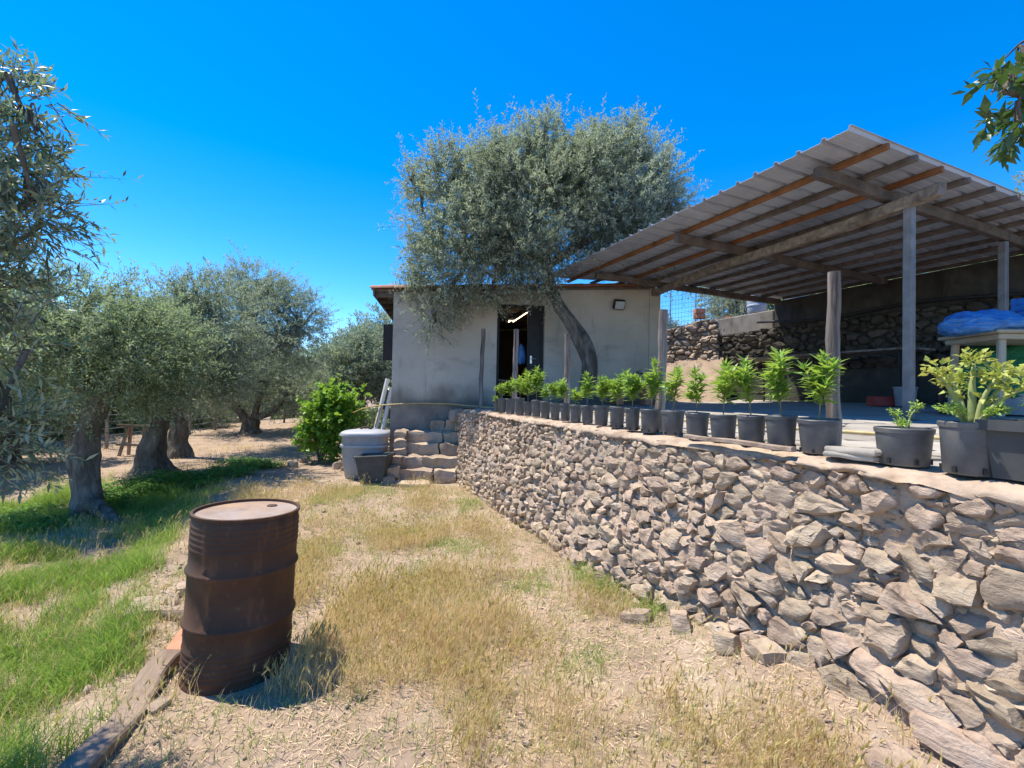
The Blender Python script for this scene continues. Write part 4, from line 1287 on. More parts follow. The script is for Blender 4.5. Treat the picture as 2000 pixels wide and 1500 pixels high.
for i, (u0, v0, u1, v1, r, lab) in enumerate(((735, 838, 757, 740, .042, 'left of two white plastic pipes leaning on the house corner'), (748, 836, 765, 758, .046, 'right of two white plastic pipes leaning on the house corner'), (742, 800, 752, 765, .014, 'thin pale stick leaning behind the white pipes'))):
    A, B = at(u0, v0, 9.35 + .0 * i), at(u1, v1, 9.55)
    B = A + (B - A); low = A + (A - B) * 0.9
    low.z = max(low.z, -.0)
    mb = MB(); mb.tube([low, B], r, 18, cap=False); mb.tube([low, B], r - .006, 18, cap=False)
    o = mb.build('plastic_pipe' if i < 2 else 'stick', M['pvc'] if i < 2 else M['wood_x'], smooth=180)
    tag(o, lab, 'pipe' if i < 2 else 'stick')
hp = [at(690, 806, 9.9), at(712, 797, 9.7), at(742, 792, 9.3), at(765, 790, 8.98), F(.5, BASE + .012, .05), F(1.1, BASE + .01, .07), F(1.55, TERR + .03, .22), K(-.1, .35, TERR + .03), K(.3, .62, TERR + .04)]
tag(MB().tube(spline(hp, 60), .013, 8).build('garden_hose', M['hose'], smooth=180), 'tan garden hose draped along the house plinth above the steps', 'hose')
hp = [K(s, .95 + .12 * math.sin(s * 1.1) + .05 * s, 0) for s in np.linspace(1.0, 7.5, 12)]
hp = [Vector((p.x, p.y, floor_z(fq(p)) + .026)) for p in hp]
tag(MB().tube(spline(hp, 80), .013, 8).build('garden_hose', M['hose'], smooth=180), 'long hose lying across the terrace floor behind the pots', 'hose')
# bricks by the vine
bl = ['bottom brick of the tall brick stack beside the vine', 'second brick from the ground in the tall stack by the vine', 'third brick from the ground in the tall stack by the vine', 'top brick of the tall stack beside the vine', 'lower brick of the short stack beside the vine', 'upper brick of the short stack beside the vine']
for i in range(6):
    p = Vector((-5.35 + .03 * (i % 2) + (.0 if i < 4 else .3), 12.0 + (.0 if i < 4 else .1), 0))
    z = ground_z(p.x, p.y) + .07 + .125 * (i if i < 4 else i - 4)
    mb = MB(); mb.box((0, 0, 0), (.26, .24, .12), None, .006)
    for a in (-.065, .065):
        for b in (-.03, .03):
            mb.box((a, -.121, b), (.09, .006, .04))
    o = mb.build('hollow_brick', M['terracotta']); o.location = (p.x, p.y, z); o.rotation_euler = (0, 0, .1 * i)
    tag(o, bl[i], 'brick', 'bricks stacked beside the vine')
sp_ = sorted([(-4.6 + rg.uniform(0, 1.75), 9.3 + rg.uniform(-.5, .9)) for _ in range(9)], key=lambda a: a[0] / a[1])
for i, (x, y) in enumerate(sp_):
    c = rg.uniform(.07, .16)
    tag(rock_obj('rock', (x, y, ground_z(x, y) + c * .3), (c * 1.6, c * 1.2, c), rg.uniform(0, 3), 200 + i * 3, None, 'stone', .15, 3), f'{ordn[i]} from the left of the loose rocks between vine and bin', 'rock', 'rocks between vine and bin')
hp_ = empty('stone_heap', (-3.2, 10.2, 0), label='low heap of rough stones behind the pale bin', cat='stone heap')
for i in range(14):
    p = at(694 + 4.5 * i, 835, 10.2); c = .22
    o = rock_obj('stone', (p.x + rg.uniform(-.1, .1), 10.1 + rg.uniform(-.3, .5), .1 + .16 * (i % 4)), (c * 1.5, c, c * .7), rg.uniform(0, 3), 260 + i * 3, hp_, 'stone', .15, 3)

# ------------------------------------------------------------------ things on the terrace
# plastic table with bag and crates
tc_ = at(1985, 655, 5.05); zt = tc_.z
qt = fq(Vector((tc_.x, tc_.y, 0)))
t = empty('plastic_table', (tc_.x + .12, tc_.y, floor_z(qt)), -.10, 'cream plastic garden table under the lean-to, loaded with a blue bag', 'table', world=False)
ht = zt - floor_z(qt) + .02
MB().box((0, 0, ht - .02), (1.25, .78, .04), None, .015).build('tabletop', M['cream'], t)
MB().box((0, 0, ht - .07), (1.15, .68, .06), None, .01).build('apron', M['cream'], t)
for sx in (-1, 1):
    for sy in (-1, 1):
        mb = MB(); mb.bar((sx * .50, sy * .28, ht - .05), (sx * .53, sy * .30, 0), .07, .05, up=Vector((0, 1, 0)), bev=.01); mb.build('leg', M['cream'], t)
bagc = at(1917, 650, 4.95)
bm = bmesh.new(); bmesh.ops.create_icosphere(bm, subdivisions=5, radius=1.0)
for v in bm.verts:
    p = v.co.copy()
    k = 1 + .22 * nz(p, 1.6, 3) - .16 * abs(nz(p, 3.2, 6)) - .11 * abs(nz(p + p * nz(p, 2, 1), 6.5, 2)) - .07 * abs(nz(p, 15, 4)) - .03 * abs(nz(p, 31, 4)) + .14
    v.co = Vector((p.x * .37 * k, p.y * .25 * k, max(p.z * (1 + .5 * nz((p.x, p.y, 0), 2.0, 5)), -.55) * .135 * k))
me = bpy.data.meshes.new('blue_bag'); bm.to_mesh(me); bm.free()
me.polygons.foreach_set('use_smooth', np.ones(len(me.polygons), dtype=bool))
o = link_mesh('blue_bag', me, M['blue']); o.location = (bagc.x + .02, bagc.y + .02, zt + .075); tag(o, 'crumpled blue plastic bag lying on the cream table', 'bag')
def crate(name, c, s, rz, m, lab, cat, slats=3):
    t = empty(name, c, rz, lab, cat, world=False)
    for sx in (-1, 1):
        for sy in (-1, 1):
            MB().box((sx * (s[0] / 2 - .012), sy * (s[1] / 2 - .012), s[2] / 2), (.024, .024, s[2])).build('corner_post', m, t)
    for k in range(slats):
        z = s[2] * (k + .5) / slats
        for sy in (-1, 1):
            MB().box((0, sy * (s[1] / 2 + .003), z), (s[0], .008, s[2] / slats * .66)).build('slat', m, t)
        for sx in (-1, 1):
            MB().box((sx * (s[0] / 2 + .003), 0, z), (.008, s[1], s[2] / slats * .66)).build('slat', m, t)
    MB().box((0, 0, .012), (s[0] - .02, s[1] - .02, .01)).build('crate_floor', m, t)
    return t
cc = at(1925, 640, 5.28); crate('wooden_crate', (cc.x, cc.y, zt + .005), (.40, .26, .27), .0, M['wood_x'], 'pale wooden crate standing behind the blue bag', 'crate', 2)
cc = at(2022, 640, 5.05); crate('red_crate', (cc.x + .03, cc.y, zt + .005), (.34, .26, .19), -.1, M['redcrate'], 'red plastic crate at the right end of the table', 'crate')
crate('blue_crate', (cc.x + .05, cc.y, zt + .20), (.34, .26, .23), -.1, M['bluecrate'], 'blue plastic crate stacked on the red one', 'crate')
# green netting heap, drum, tub under the table
for i, (u, v, Y, sx, sy, sz) in enumerate(((1960, 735, 5.45, .54, .34, .37), (1925, 718, 5.3, .22, .2, .16))):
    bm = bmesh.new(); bmesh.ops.create_icosphere(bm, subdivisions=4, radius=1.0)
    for vv in bm.verts:
        p = vv.co.copy(); k = 1 + .22 * nz(p, 1.8, 5 + i) + .10 * nz(p, 5, 8) + .06 * nz(p, 12, 1)
        vv.co = Vector((p.x * sx * k, p.y * sy * k, max(p.z, -.7) * sz * k))
    me = bpy.data.meshes.new('net_heap'); bm.to_mesh(me); bm.free()
    me.polygons.foreach_set('use_smooth', np.ones(len(me.polygons), dtype=bool))
    g = at(u, v, Y); o = link_mesh('net_heap', me, M['net']); o.location = (g.x, g.y, g.z)
    tag(o, ('large heap of green netting under the plastic table', 'small fold of green netting left of the big heap')[i], 'netting')
g = at(1990, 790, 5.35)
t = empty('white_tub', (g.x, g.y, floor_z(fq(Vector((g.x, g.y, 0))))), 0, 'white plastic basin below the green netting', 'basin', world=False)
MB().lathe([(0, 0), (.26, 0), (.31, .22), (.325, .22), (.325, .235), (.30, .235), (.25, .02), (0, .02)], 28).build('basin_body', M['whiteplastic'], t, smooth=50)
g = at(1872, 700, 5.6); zf = floor_z(fq(Vector((g.x, g.y, 0))))
t = empty('dark_jerrycan', (g.x, g.y, zf), .2, 'dark blue plastic drum behind the table leg', 'drum', world=False)
MB().lathe([(0, 0), (.17, 0), (.18, .03), (.18, .62), (.15, .70), (.06, .72), (.06, .76), (0, .76)], 24).build('drum_body', M['black'], t, smooth=50)
g = K(2.6, 6.0); px = to_px(Vector((g.x, g.y, 1.5)))
g = at(1768, 788, 7.4); zf = floor_z(fq(Vector((g.x, g.y, 0))))
t = empty('white_bucket', (g.x, g.y, zf), 0, 'white plastic bucket on the floor left of the steel post', 'bucket', world=False)
MB().lathe([(0, 0), (.125, 0), (.15, .28), (.16, .285), (.16, .31), (.145, .31), (.12, .02), (0, .02)], 24).build('bucket_body', M['whiteplastic'], t, smooth=50)
MB().tube([Vector((.155 * math.cos(a), -.02 - .05 * math.sin(a), .27 - .13 * math.sin(a))) for a in np.linspace(0, math.pi, 10)], .004, 6).build('handle', M['wire'], t)
g = at(1722, 788, 7.6); zf = floor_z(fq(Vector((g.x, g.y, 0))))
o = MB().box((0, 0, .08), (.36, .2, .16), None, .01).build('red_block', M['redcrate']); o.location = (g.x, g.y, zf); tag(o, 'dull red box on the floor beside the white bucket', 'box')
# long trestle table by the back wall
TA, TB = K(.4, 6.6), K(3.6, 6.6)
t = empty('long_bench', K(2.0, 6.6, floor_z(6.6)), rot_k, 'long dark metal-legged bench against the shaded back wall', 'bench', world=False)
for k in range(4):
    MB().box((0, -.27 + .18 * k, .93), (3.3, .165, .035), None, .005).build('bench_board', M['beam_grey'], t)
for sx in (-1.45, 0, 1.45):
    mb = MB()
    for sy in (-.25, .25):
        mb.box((sx, sy, .455), (.035, .035, .91))
    mb.box((sx, 0, .16), (.03, .5, .03)); mb.build('leg_frame', M['black'], t)
# little table and pot by the tree
g = F(4.75, 0, .55); zf = floor_z(fq(g))
t = empty('stone_bench', (g.x, g.y, zf), rzh, 'low slab bench against the house wall, right of the olive trunk', 'bench', world=False)
MB().box((0, 0, .44), (.85, .36, .07), None, .012).build('seat', M['concrete'], t)
for sx in (-.3, .3):
    MB().box((sx, 0, .203), (.16, .30, .406), None, .01).build('leg', M['terracotta'], t)
t = empty('potted_succulent', (g.x + .12, g.y, zf + .477), 0, 'small dark pot with a spiky plant on the slab bench', 'potted plant', world=False)
link_mesh('pot', pot_mesh(.09, .16), M['pot'], t)
rn = np.random.default_rng(5); nL = 22
az = rn.uniform(0, 6.28, nL); el = rn.uniform(.3, 1.3, nL)
D = np.stack([np.cos(az) * np.cos(el), np.sin(az) * np.cos(el), np.sin(el)], 1)
v, f, n = leaf_arrays(np.zeros((nL, 3)) + [0, 0, .13], D, np.tile([0, 0, 1.0], (nL, 1)), rn.uniform(.08, .15, nL), np.full(nL, .018), .3, .1)
link_mesh('foliage', np_mesh('foliage', v, f, n), M['weed'], t)
# floodlight
g = F(4.62, 3.48, .0)
t = empty('floodlight', g, rzh, 'black floodlight fixed high on the house wall', 'floodlight', world=False)
RX = Matrix.Rotation(math.radians(28), 3, 'X')
MB().box((0, -.12, 0), (.24, .10, .20), RX, .015).build('housing', M['black'], t)
MB().box(RX @ Vector((0, -.055, 0)) + Vector((0, -.12, 0)), (.20, .008, .16), RX).build('lens', M['glass'], t)
MB().box((0, -.03, .0), (.05, .08, .04)).build('bracket', M['black'], t)
# lit tube lamp in the room, blue bag on the door
A, B = at(998, 628, 10.2), at(1026, 610, 11.1)
t = empty('tube_lamp', (A + B) / 2, 0, 'lit twin tube lamp on the ceiling seen through the doorway', 'lamp')
dd_ = (B - A).normalized(); sd_ = dd_.cross(Vector((0, 0, 1))).normalized()
for k in (-1, 1):
    MB().tube([A + sd_ * .05 * k, B + sd_ * .05 * k], .016, 10).build('tube', M['lamp'], t)
MB().bar(A + Vector((0, 0, .05)), B + Vector((0, 0, .05)), .16, .05).build('lamp_body', M['whiteplastic'], t)
g = F(2.64, 2.42, -.35)
bm = bmesh.new(); bmesh.ops.create_icosphere(bm, subdivisions=3, radius=1.0)
for v in bm.verts:
    p = v.co.copy(); k = 1 + .25 * nz(p, 2, 1); v.co = Vector((p.x * .09 * k, p.y * .05 * k, p.z * .21 * k - .1 * p.x * p.x))
me = bpy.data.meshes.new('hanging_bag'); bm.to_mesh(me); bm.free(); me.polygons.foreach_set('use_smooth', np.ones(len(me.polygons), dtype=bool))
o = link_mesh('hanging_bag', me, M['blue']); o.location = g; tag(o, 'blue bag hanging inside the doorway behind the door leaf', 'bag')
t = empty('small_table', F(2.30, BASE, -.8), rzh, 'small pale table just inside the doorway', 'table', world=False)
MB().box((0, 0, .52), (.42, .4, .03), None, .006).build('tabletop', M['cream'], t)
MB().box((-.02, 0, .253), (.07, .07, .506)).build('leg', M['cream'], t)
# grey tank and bucket on the back wall, bricks
g = at(1478, 612, 11.6)
t = empty('grey_tank', (g.x, g.y, g.z), 0, 'pale grey ribbed plastic tank standing on the wall corner', 'tank', world=False)
MB().lathe([(0, 0), (.20, 0), (.215, .03), (.22, .16), (.235, .17), (.235, .20), (.225, .21), (.235, .40), (.25, .41), (.25, .44), (.20, .50), (0, .52)], 28).build('tank_body', M['greytank'], t, smooth=45)
g = at(1556, 590, 11.0)
t = empty('grey_bucket', (g.x, g.y, 3.87), 0, 'grey tank half hidden under the roof edge, on the back wall', 'tank', world=False)
MB().lathe([(0, 0), (.22, 0), (.25, .28), (.27, .29), (.27, .33), (.2, .40), (0, .42)], 24).build('tank_body', M['greytank'], t, smooth=45)
for i, (u, v, Y) in enumerate(((1366, 608, 12.75), (1366, 618, 12.75), (1424, 624, 12.3))):
    g = at(u, v, Y)
    o = MB().box((0, 0, 0), (.26, .2, .13), None, .005).build('hollow_brick', M['terracotta']); o.location = g; o.rotation_euler = (0, 0, .3 * i)
    tag(o, ('upper orange brick on the sunlit rubble wall', 'lower orange brick on the sunlit rubble wall', 'orange brick lying on the concrete wall cap')[i], 'brick')
# mesh fence above the rubble wall
mf = empty('mesh_fence', (4.5, 13.4, 3.2), label='wire mesh fence on thin poles above the rubble wall', cat='fence')
fa, fb = Vector((2.6, 14.0, 3.1)), Vector((6.6, 12.9, 3.6))
for k in range(7):
    p = fa.lerp(fb, k / 6); MB().tube([p, p + Vector((0, 0, 1.25))], .016, 6).build('fence_pole', M['wire'], mf)
for k in range(9):
    z = Vector((0, 0, .10 + .13 * k)); MB().tube([fa + z, fb + z], .004, 4).build('wire', M['wire'], mf)
mb = MB()
for k in range(48):
    p = fa.lerp(fb, k / 47); mb.tube([p + Vector((0, 0, .1)), p + Vector((0, 0, 1.14))], .003, 4)
mb.build('mesh_wires', M['wire'], mf)['kind'] = 'stuff'

# ------------------------------------------------------------------ trees
def crown_leaves(lobes, n_leaves, seed, leaf=(.05, .075), wid=(.22, .30), tris=2, per=18, gap=-.12, up=.25, droop_bias=0.0, twig=(.22, .42), fill=.45, shoots=.07):
    """leafy twigs spread through the lobes (centre, radii); returns leaves and twig lines"""
    rn = np.random.default_rng(seed)
    vol = np.array([l[1][0] * l[1][1] * l[1][2] for l in lobes]) ** .72
    n_tw = n_leaves // per
    which = rn.choice(len(lobes), n_tw * 2, p=vol / vol.sum())
    B, Dv = [], []
    for w in which:
        c, r = lobes[w][0], lobes[w][1]
        o = rn.normal(0, 1, 3); o /= np.linalg.norm(o)
        k = rn.random() ** fill
        k *= 1 + .42 * noise.noise(Vector(o * 2.2) + Vector((seed, w, 0))) + .22 * noise.noise(Vector(o * 5.5) + Vector((w, seed, 3)))
        p = np.array(c) + o * np.array(r) * k
        if noise.noise(Vector(p * 1.55) + Vector((seed * 1.7, 0, 0))) < gap and rn.random() < .85:
            continue
        d = o * .85 + rn.normal(0, .42, 3) + np.array([0, 0, up - droop_bias * max(0, -o[2])])
        B.append(p); Dv.append(d / np.linalg.norm(d))
        if len(B) >= n_tw: break
    B, Dv = np.array(B), np.array(Dv)
    n = len(B)
    TL = rn.uniform(*twig, n)
    sh = rn.random(n) < shoots
    TL[sh] *= rn.uniform(1.5, 2.4, sh.sum()); Dv[sh] = norm_rows(Dv[sh] + np.array([0, 0, .55]))
    f = np.linspace(0.05, 1.0, per)
    P = B[:, None, :] + Dv[:, None, :] * (TL[:, None] * f[None, :])[:, :, None]
    P[:, :, 2] -= (.18 * TL[:, None] * f[None, :] ** 2)
    tn = norm_rows(np.cross(Dv, rn.normal(0, 1, (n, 3))))
    bn = np.cross(Dv, tn)
    sgn = np.where(np.arange(per) % 2 == 0, 1.0, -1.0)
    ph = (np.arange(per) // 2) * 1.57
    sd = (tn[:, None, :] * np.cos(ph)[None, :, None] + bn[:, None, :] * np.sin(ph)[None, :, None]) * sgn[None, :, None]
    LD = Dv[:, None, :] * .75 + sd * .8 + rn.normal(0, .22, (n, per, 3))
    UP = rn.normal(0, .55, (n, per, 3)) + np.array([0, 0, 1.0])
    P, LD, UP = P.reshape(-1, 3), LD.reshape(-1, 3), UP.reshape(-1, 3)
    L = rn.uniform(*leaf, len(P)); W = L * rn.uniform(*wid, len(P))
    v, fc, k = leaf_arrays(P, LD, UP, L, W, .12, .12, tris)
    ends = B + Dv * TL[:, None]; ends[:, 2] -= .18 * TL
    return v, fc, k, B, ends
def twig_mesh(B, E, r):
    """three-sided tapered twigs"""
    n = len(B)
    d = norm_rows(E - B)
    a = norm_rows(np.cross(d, np.tile([.3, .2, 1.0], (n, 1)))); b = np.cross(d, a)
    vs_ = []
    for k in range(3):
        t = 2 * math.pi * k / 3
        vs_.append(B + (a * math.cos(t) + b * math.sin(t)) * r)
    vs_.append(E)
    v = np.stack(vs_, 1).reshape(-1, 3)
    o = (np.arange(n) * 4)[:, None]
    f = np.concatenate([o + [[0, 1, 3]], o + [[1, 2, 3]], o + [[2, 0, 3]]], 1).reshape(-1, 3)
    return v, f
def tree(name, base, trunk, trad, lobes, n_leaves, seed, label, cat='tree', group=None, leafmat='olive', branches=(), flare=.9, sides=22, gnarl=.16, **kw):
    t = empty(name, base, 0.0, label, cat, group)
    rr = random.Random(seed)
    mb = MB()
    N = 26
    pts = spline(trunk, N); rad = interp(trad, N)
    z0 = pts[0].z
    rad = [r * (1 + flare * math.exp(-max(0, p.z - z0) / .20)) for r, p in zip(rad, pts)]
    mb.tube(pts, rad, sides, amp=gnarl, freq=2.6, seed=seed, lobes=5, lobe_amp=.16)
    top = pts[-1]
    br = [list(b) for b in branches]
    for (c, r) in lobes:
        c = Vector(c)
        best = min([top] + [Vector(b[0][-1]) for b in br if len(b[0]) > 1], key=lambda q: (q - c).length)
        mid = best.lerp(c, .5) + Vector((rr.uniform(-.2, .2), rr.uniform(-.2, .2), rr.uniform(-.05, .2))) * (c - best).length * .5
        br.append(([best - (c - best).normalized() * .05, mid, c + Vector((0, 0, r[2] * .3))], [trad[-1] * .50, trad[-1] * .30, trad[-1] * .10]))
        for _ in range(4):
            e = c + Vector((rr.uniform(-1, 1) * r[0], rr.uniform(-1, 1) * r[1], rr.uniform(-.3, .9) * r[2])) * .75
            br.append(([mid.lerp(c, rr.uniform(0, .8)), mid.lerp(e, .55) + Vector((0, 0, .08)), e], [trad[-1] * .22, trad[-1] * .13, trad[-1] * .04]))
    for (bp, brd) in br:
        P = spline(bp, 10)
        mb.tube(P, interp(brd, 10), 9, amp=.14, freq=5, seed=seed)
    mb.build('trunk', M['bark'], t, smooth=60)
    v, f, k, B, E = crown_leaves(lobes, n_leaves, seed, **kw)
    crown = link_mesh('crown', np_mesh('crown', v, f, k), M[leafmat], t)
    tv, tf = twig_mesh(B, E, .0028)
    link_mesh('twigs', np_mesh('twigs', tv, tf, 3), M['bark'], crown)['kind'] = 'stuff'
    return t
def L3(u, v, Y, rx, ry, rz):
    return (at(u, v, Y), (rx, ry, rz))

# the big olive leaning before the house
b0 = at(1150, 770, 8.75); zf = floor_z(fq(b0)); b0.z = zf - .05
trunk = [b0, b0 + Vector((-.02, 0, .35)), at(1148, 700, 8.75), at(1120, 640, 8.78), at(1085, 585, 8.8), at(1070, 545, 8.85), at(1062, 500, 8.9)]
lobes = [L3(1060, 410, 9.0, 1.55, 1.5, 1.15), L3(910, 440, 8.9, 1.05, 1.2, 1.05), L3(1205, 410, 9.1, 1.05, 1.3, 1.0), L3(1000, 350, 9.2, .95, 1.1, .55), L3(1140, 340, 9.2, .95, 1.1, .55),
         L3(905, 530, 8.6, .90, .85, .52), L3(840, 600, 8.55, .30, .35, .52), L3(1010, 490, 8.5, .85, .9, .55), L3(1240, 470, 9.0, .75, .9, .42),
         L3(960, 560, 8.5, .42, .45, .24), L3(1058, 565, 8.45, .20, .30, .28)]
for (u, v_, rr_) in ((825, 375, .34), (865, 330, .38), (905, 305, .34), (825, 440, .34), (820, 505, .32), (975, 300, .36), (1035, 285, .38), (1095, 275, .34), (1155, 285, .38), (1210, 290, .36), (1255, 325, .38), (1300, 350, .34), (1315, 400, .36), (815, 565, .30), (880, 575, .34), (1285, 440, .34), (800, 350, .18), (848, 635, .18), (1230, 262, .2), (1070, 250, .2), (1080, 340, .5), (960, 400, .5)):
    lobes.append(L3(u, v_, 9.0 + .35 * math.sin(u * .07), rr_, rr_ * 1.1, rr_ * 1.05))
tree('olive_tree', b0, trunk, [.19, .155, .145, .135, .125, .11, .10], lobes, 215000, 3, 'big olive tree with a leaning trunk growing before the house wall', group=None,
     branches=[([at(1066, 520, 8.87), at(1130, 480, 8.95), at(1215, 430, 9.1)], [.09, .07, .05]), ([at(1066, 520, 8.87), at(990, 470, 8.9), at(900, 440, 8.9)], [.085, .06, .04])],
     leaf=(.055, .085), wid=(.24, .32), gap=-.12, per=20, flare=.35, fill=.48, shoots=.09, gnarl=.30)

# the grove on the left
def gz(p, dz=-.04):
    return Vector((p.x, p.y, ground_z(p.x, p.y) + dz))
G = 'olive trees of the grove'
def on_ground(u, v):
    d = ray(u, v); t_ = -EYE.z / d.z
    for _ in range(5):
        g = EYE + d * t_; t_ = (ground_z(g.x, g.y) - EYE.z) / d.z
    return EYE + d * t_
b1 = on_ground(178, 1010); Y1 = b1.y
tree('olive_tree', gz(b1), [gz(b1, -.1), gz(b1, .2) + Vector((-.02, 0, 0)), at(165, 920, Y1), at(168, 865, Y1), at(186, 810, Y1), at(196, 770, Y1)], [.19, .155, .14, .14, .135, .11],
     [L3(200, 665, Y1 + .1, 1.05, 1.1, .70), L3(120, 640, Y1, .75, .9, .62), L3(265, 690, Y1 + .2, .75, .8, .62), L3(190, 760, Y1 - .05, .80, .7, .38), L3(60, 700, Y1 + .2, .6, .7, .55), L3(180, 585, Y1 + .2, .6, .7, .32)],
     60000, 7, 'nearest olive tree of the grove, thick twisted trunk left of the drum', group=G, leafmat='olive_dark', leaf=(.05, .075), per=18, gap=-.02,
     branches=[([at(186, 800, Y1), at(150, 730, Y1), at(120, 680, Y1)], [.13, .10, .05]), ([at(192, 795, Y1), at(225, 760, Y1), at(265, 700, Y1 + .2)], [.12, .09, .05]), ([at(150, 1012, Y1 - .1), at(180, 985, Y1 - .18), at(238, 1003, Y1 - .3) + Vector((0, 0, -.16))], [.10, .10, .07])], flare=.75, gnarl=.34)
b2 = on_ground(295, 925); Y2 = b2.y
tree('olive_tree', gz(b2), [gz(b2, -.1), at(293, 890, Y2), at(303, 850, Y2), at(318, 815, Y2), at(330, 785, Y2)], [.25, .20, .165, .155, .13],
     [L3(350, 665, Y2, 1.1, 1.2, .95), L3(430, 640, Y2 + .2, .95, 1.0, .90), L3(290, 720, Y2, .85, .9, .65), L3(390, 740, Y2 - .1, .9, .8, .5), L3(350, 590, Y2 + .2, .7, .8, .5), L3(300, 630, Y2 + .2, .7, .8, .7)],
     60000, 11, 'second olive tree of the grove, its knotted trunk bulging at the base', group=G, leafmat='olive', leaf=(.055, .085), per=18, flare=1.0, gnarl=.30, gap=-.02)
b3 = on_ground(345, 893); Y3 = b3.y
tree('olive_tree', gz(b3), [gz(b3, -.1), at(346, 860, Y3), at(350, 830, Y3), at(352, 790, Y3)], [.22, .18, .15, .13],
     [L3(530, 605, Y3 + 2.2, 1.2, 1.2, 1.15), L3(590, 640, Y3 + 2.6, .8, .9, 1.0), L3(480, 640, Y3 + 1.2, 1.0, 1.0, .92), L3(500, 560, Y3 + 2.0, .65, .8, .7), L3(400, 720, Y3, .9, .9, .6), L3(560, 690, Y3 + 2.2, .85, .9, .65)],
     60000, 13, 'third olive tree of the grove, a long bare limb reaching right', group=G, leafmat='olive', leaf=(.055, .085), per=18, flare=1.1, gnarl=.26, gap=-.03,
     branches=[([at(352, 795, Y3), at(380, 765, Y3), at(424, 735, Y3), at(470, 708, Y3 + .6), at(540, 680, Y3 + 1.5), at(580, 640, Y3 + 2.3)], [.14, .13, .12, .10, .08, .04]), ([at(424, 735, Y3), at(410, 705, Y3), at(400, 670, Y3)], [.10, .08, .05])])
b4 = on_ground(488, 846); Y4 = b4.y
tree('olive_tree', gz(b4), [gz(b4, -.1), at(488, 838, Y4), at(490, 828, Y4), at(492, 818, Y4)], [.28, .24, .22, .20],
     [L3(480, 745, Y4, 1.3, 1.3, .9), L3(560, 750, Y4, 1.4, 1.4, .95), L3(430, 770, Y4, 1.0, 1.1, .6), L3(610, 770, Y4, .9, 1.1, .6), L3(520, 705, Y4 + .3, 1.2, 1.3, .7)],
     42000, 17, 'spreading olive tree with three low stems at the end of the path', group=G, leafmat='olive', leaf=(.065, .10), per=18, flare=.8,
     branches=[([at(484, 826, Y4), at(462, 795, Y4), at(432, 770, Y4)], [.15, .12, .06]), ([at(494, 826, Y4), at(500, 800, Y4), at(520, 750, Y4)], [.13, .10, .06]), ([at(500, 815, Y4), at(535, 803, Y4), at(560, 770, Y4)], [.12, .09, .05])])
# near branches from a tree standing just outside the left edge
tree('olive_tree', gz(Vector((-3.75, 1.5, 0))), [gz(Vector((-3.75, 1.5, 0)), -.1), Vector((-3.72, 1.55, .6)), Vector((-3.6, 1.62, 1.2)), Vector((-3.45, 1.75, 1.7))], [.20, .17, .10, .026],
     [L3(-70, 330, 1.95, .32, .22, .34), L3(15, 190, 1.95, .13, .14, .14), L3(90, 285, 1.9, .11, .13, .11), L3(50, 420, 1.9, .13, .15, .15), L3(-60, 560, 1.9, .20, .2, .2), L3(0, 690, 1.85, .12, .16, .18), L3(-10, 850, 1.8, .14, .16, .18), L3(-260, 450, 1.9, .4, .4, .5)],
     17000, 23, 'olive tree at the left edge, only its drooping near branches in view', group=G, leafmat='olive_near', leaf=(.038, .058), wid=(.20, .28), tris=4, per=14, twig=(.09, .19), gap=-.05, flare=.4)
# citrus branch top right
tree('citrus_tree', K(7.3, 1.9, floor_z(1.9)), [K(7.3, 1.9, floor_z(1.9) - .05), K(7.3, 1.88, 2.0), K(7.28, 1.8, 2.7)], [.06, .05, .045],
     [L3(2030, 190, 1.75, .16, .16, .13), L3(1955, 185, 1.75, .10, .10, .05), L3(2010, 110, 1.8, .07, .1, .09), L3(2150, 130, 1.8, .28, .28, .25), L3(1990, 245, 1.75, .06, .08, .05)],
     720, 29, 'glossy dark citrus branch hanging into the top right corner', leafmat='citrus', leaf=(.05, .08), wid=(.38, .48), tris=4, per=9, twig=(.07, .14), gap=-.6, up=-.1, flare=.1, sides=10)

# background trees: three kinds, copied
def bg(seed, mat_, label):
    return tree('olive_tree', Vector((0, 0, 0)), [Vector((0, 0, -.2)), Vector((.08, 0, .6)), Vector((0, .05, 1.3))], [.22, .17, .14],
        [(Vector((0, 0, 2.2)), (1.5, 1.5, 1.0)), (Vector((.9, .2, 1.9)), (1.0, 1.0, .8)), (Vector((-.9, -.1, 2.0)), (1.0, 1.0, .85)), (Vector((.1, -.3, 3.0)), (.9, .9, .7)), (Vector((-.3, .4, 1.3)), (1.3, 1.2, .7))],
        17000, seed, label, group='background trees', leafmat=mat_, leaf=(.10, .16), wid=(.26, .36), per=16, twig=(.3, .5), gap=-.2, sides=12)
spots = [(700, 17.5, 1.0, 'olive'), (745, 20, 1.25, 'olive'), (640, 23, 1.05, 'olive_dark'), (590, 30, 1.2, 'olive'), (540, 26, 1.1, 'olive_dark'), (430, 24, 1.15, 'olive_dark'),
         (340, 21, 1.1, 'olive'), (250, 18.5, 1.1, 'olive_dark'), (150, 16, 1.2, 'olive'), (60, 13.5, 1.1, 'olive_dark'), (-40, 11.5, 1.15, 'olive'), (300, 29, 1.6, 'olive'), (120, 24, 1.6, 'olive_dark'),
         (-80, 19, 1.7, 'olive'), (480, 36, 1.6, 'olive'), (690, 32, 1.5, 'olive_dark'), (-120, 8.2, .95, 'olive_dark'), (30, 9.2, .8, 'olive')]
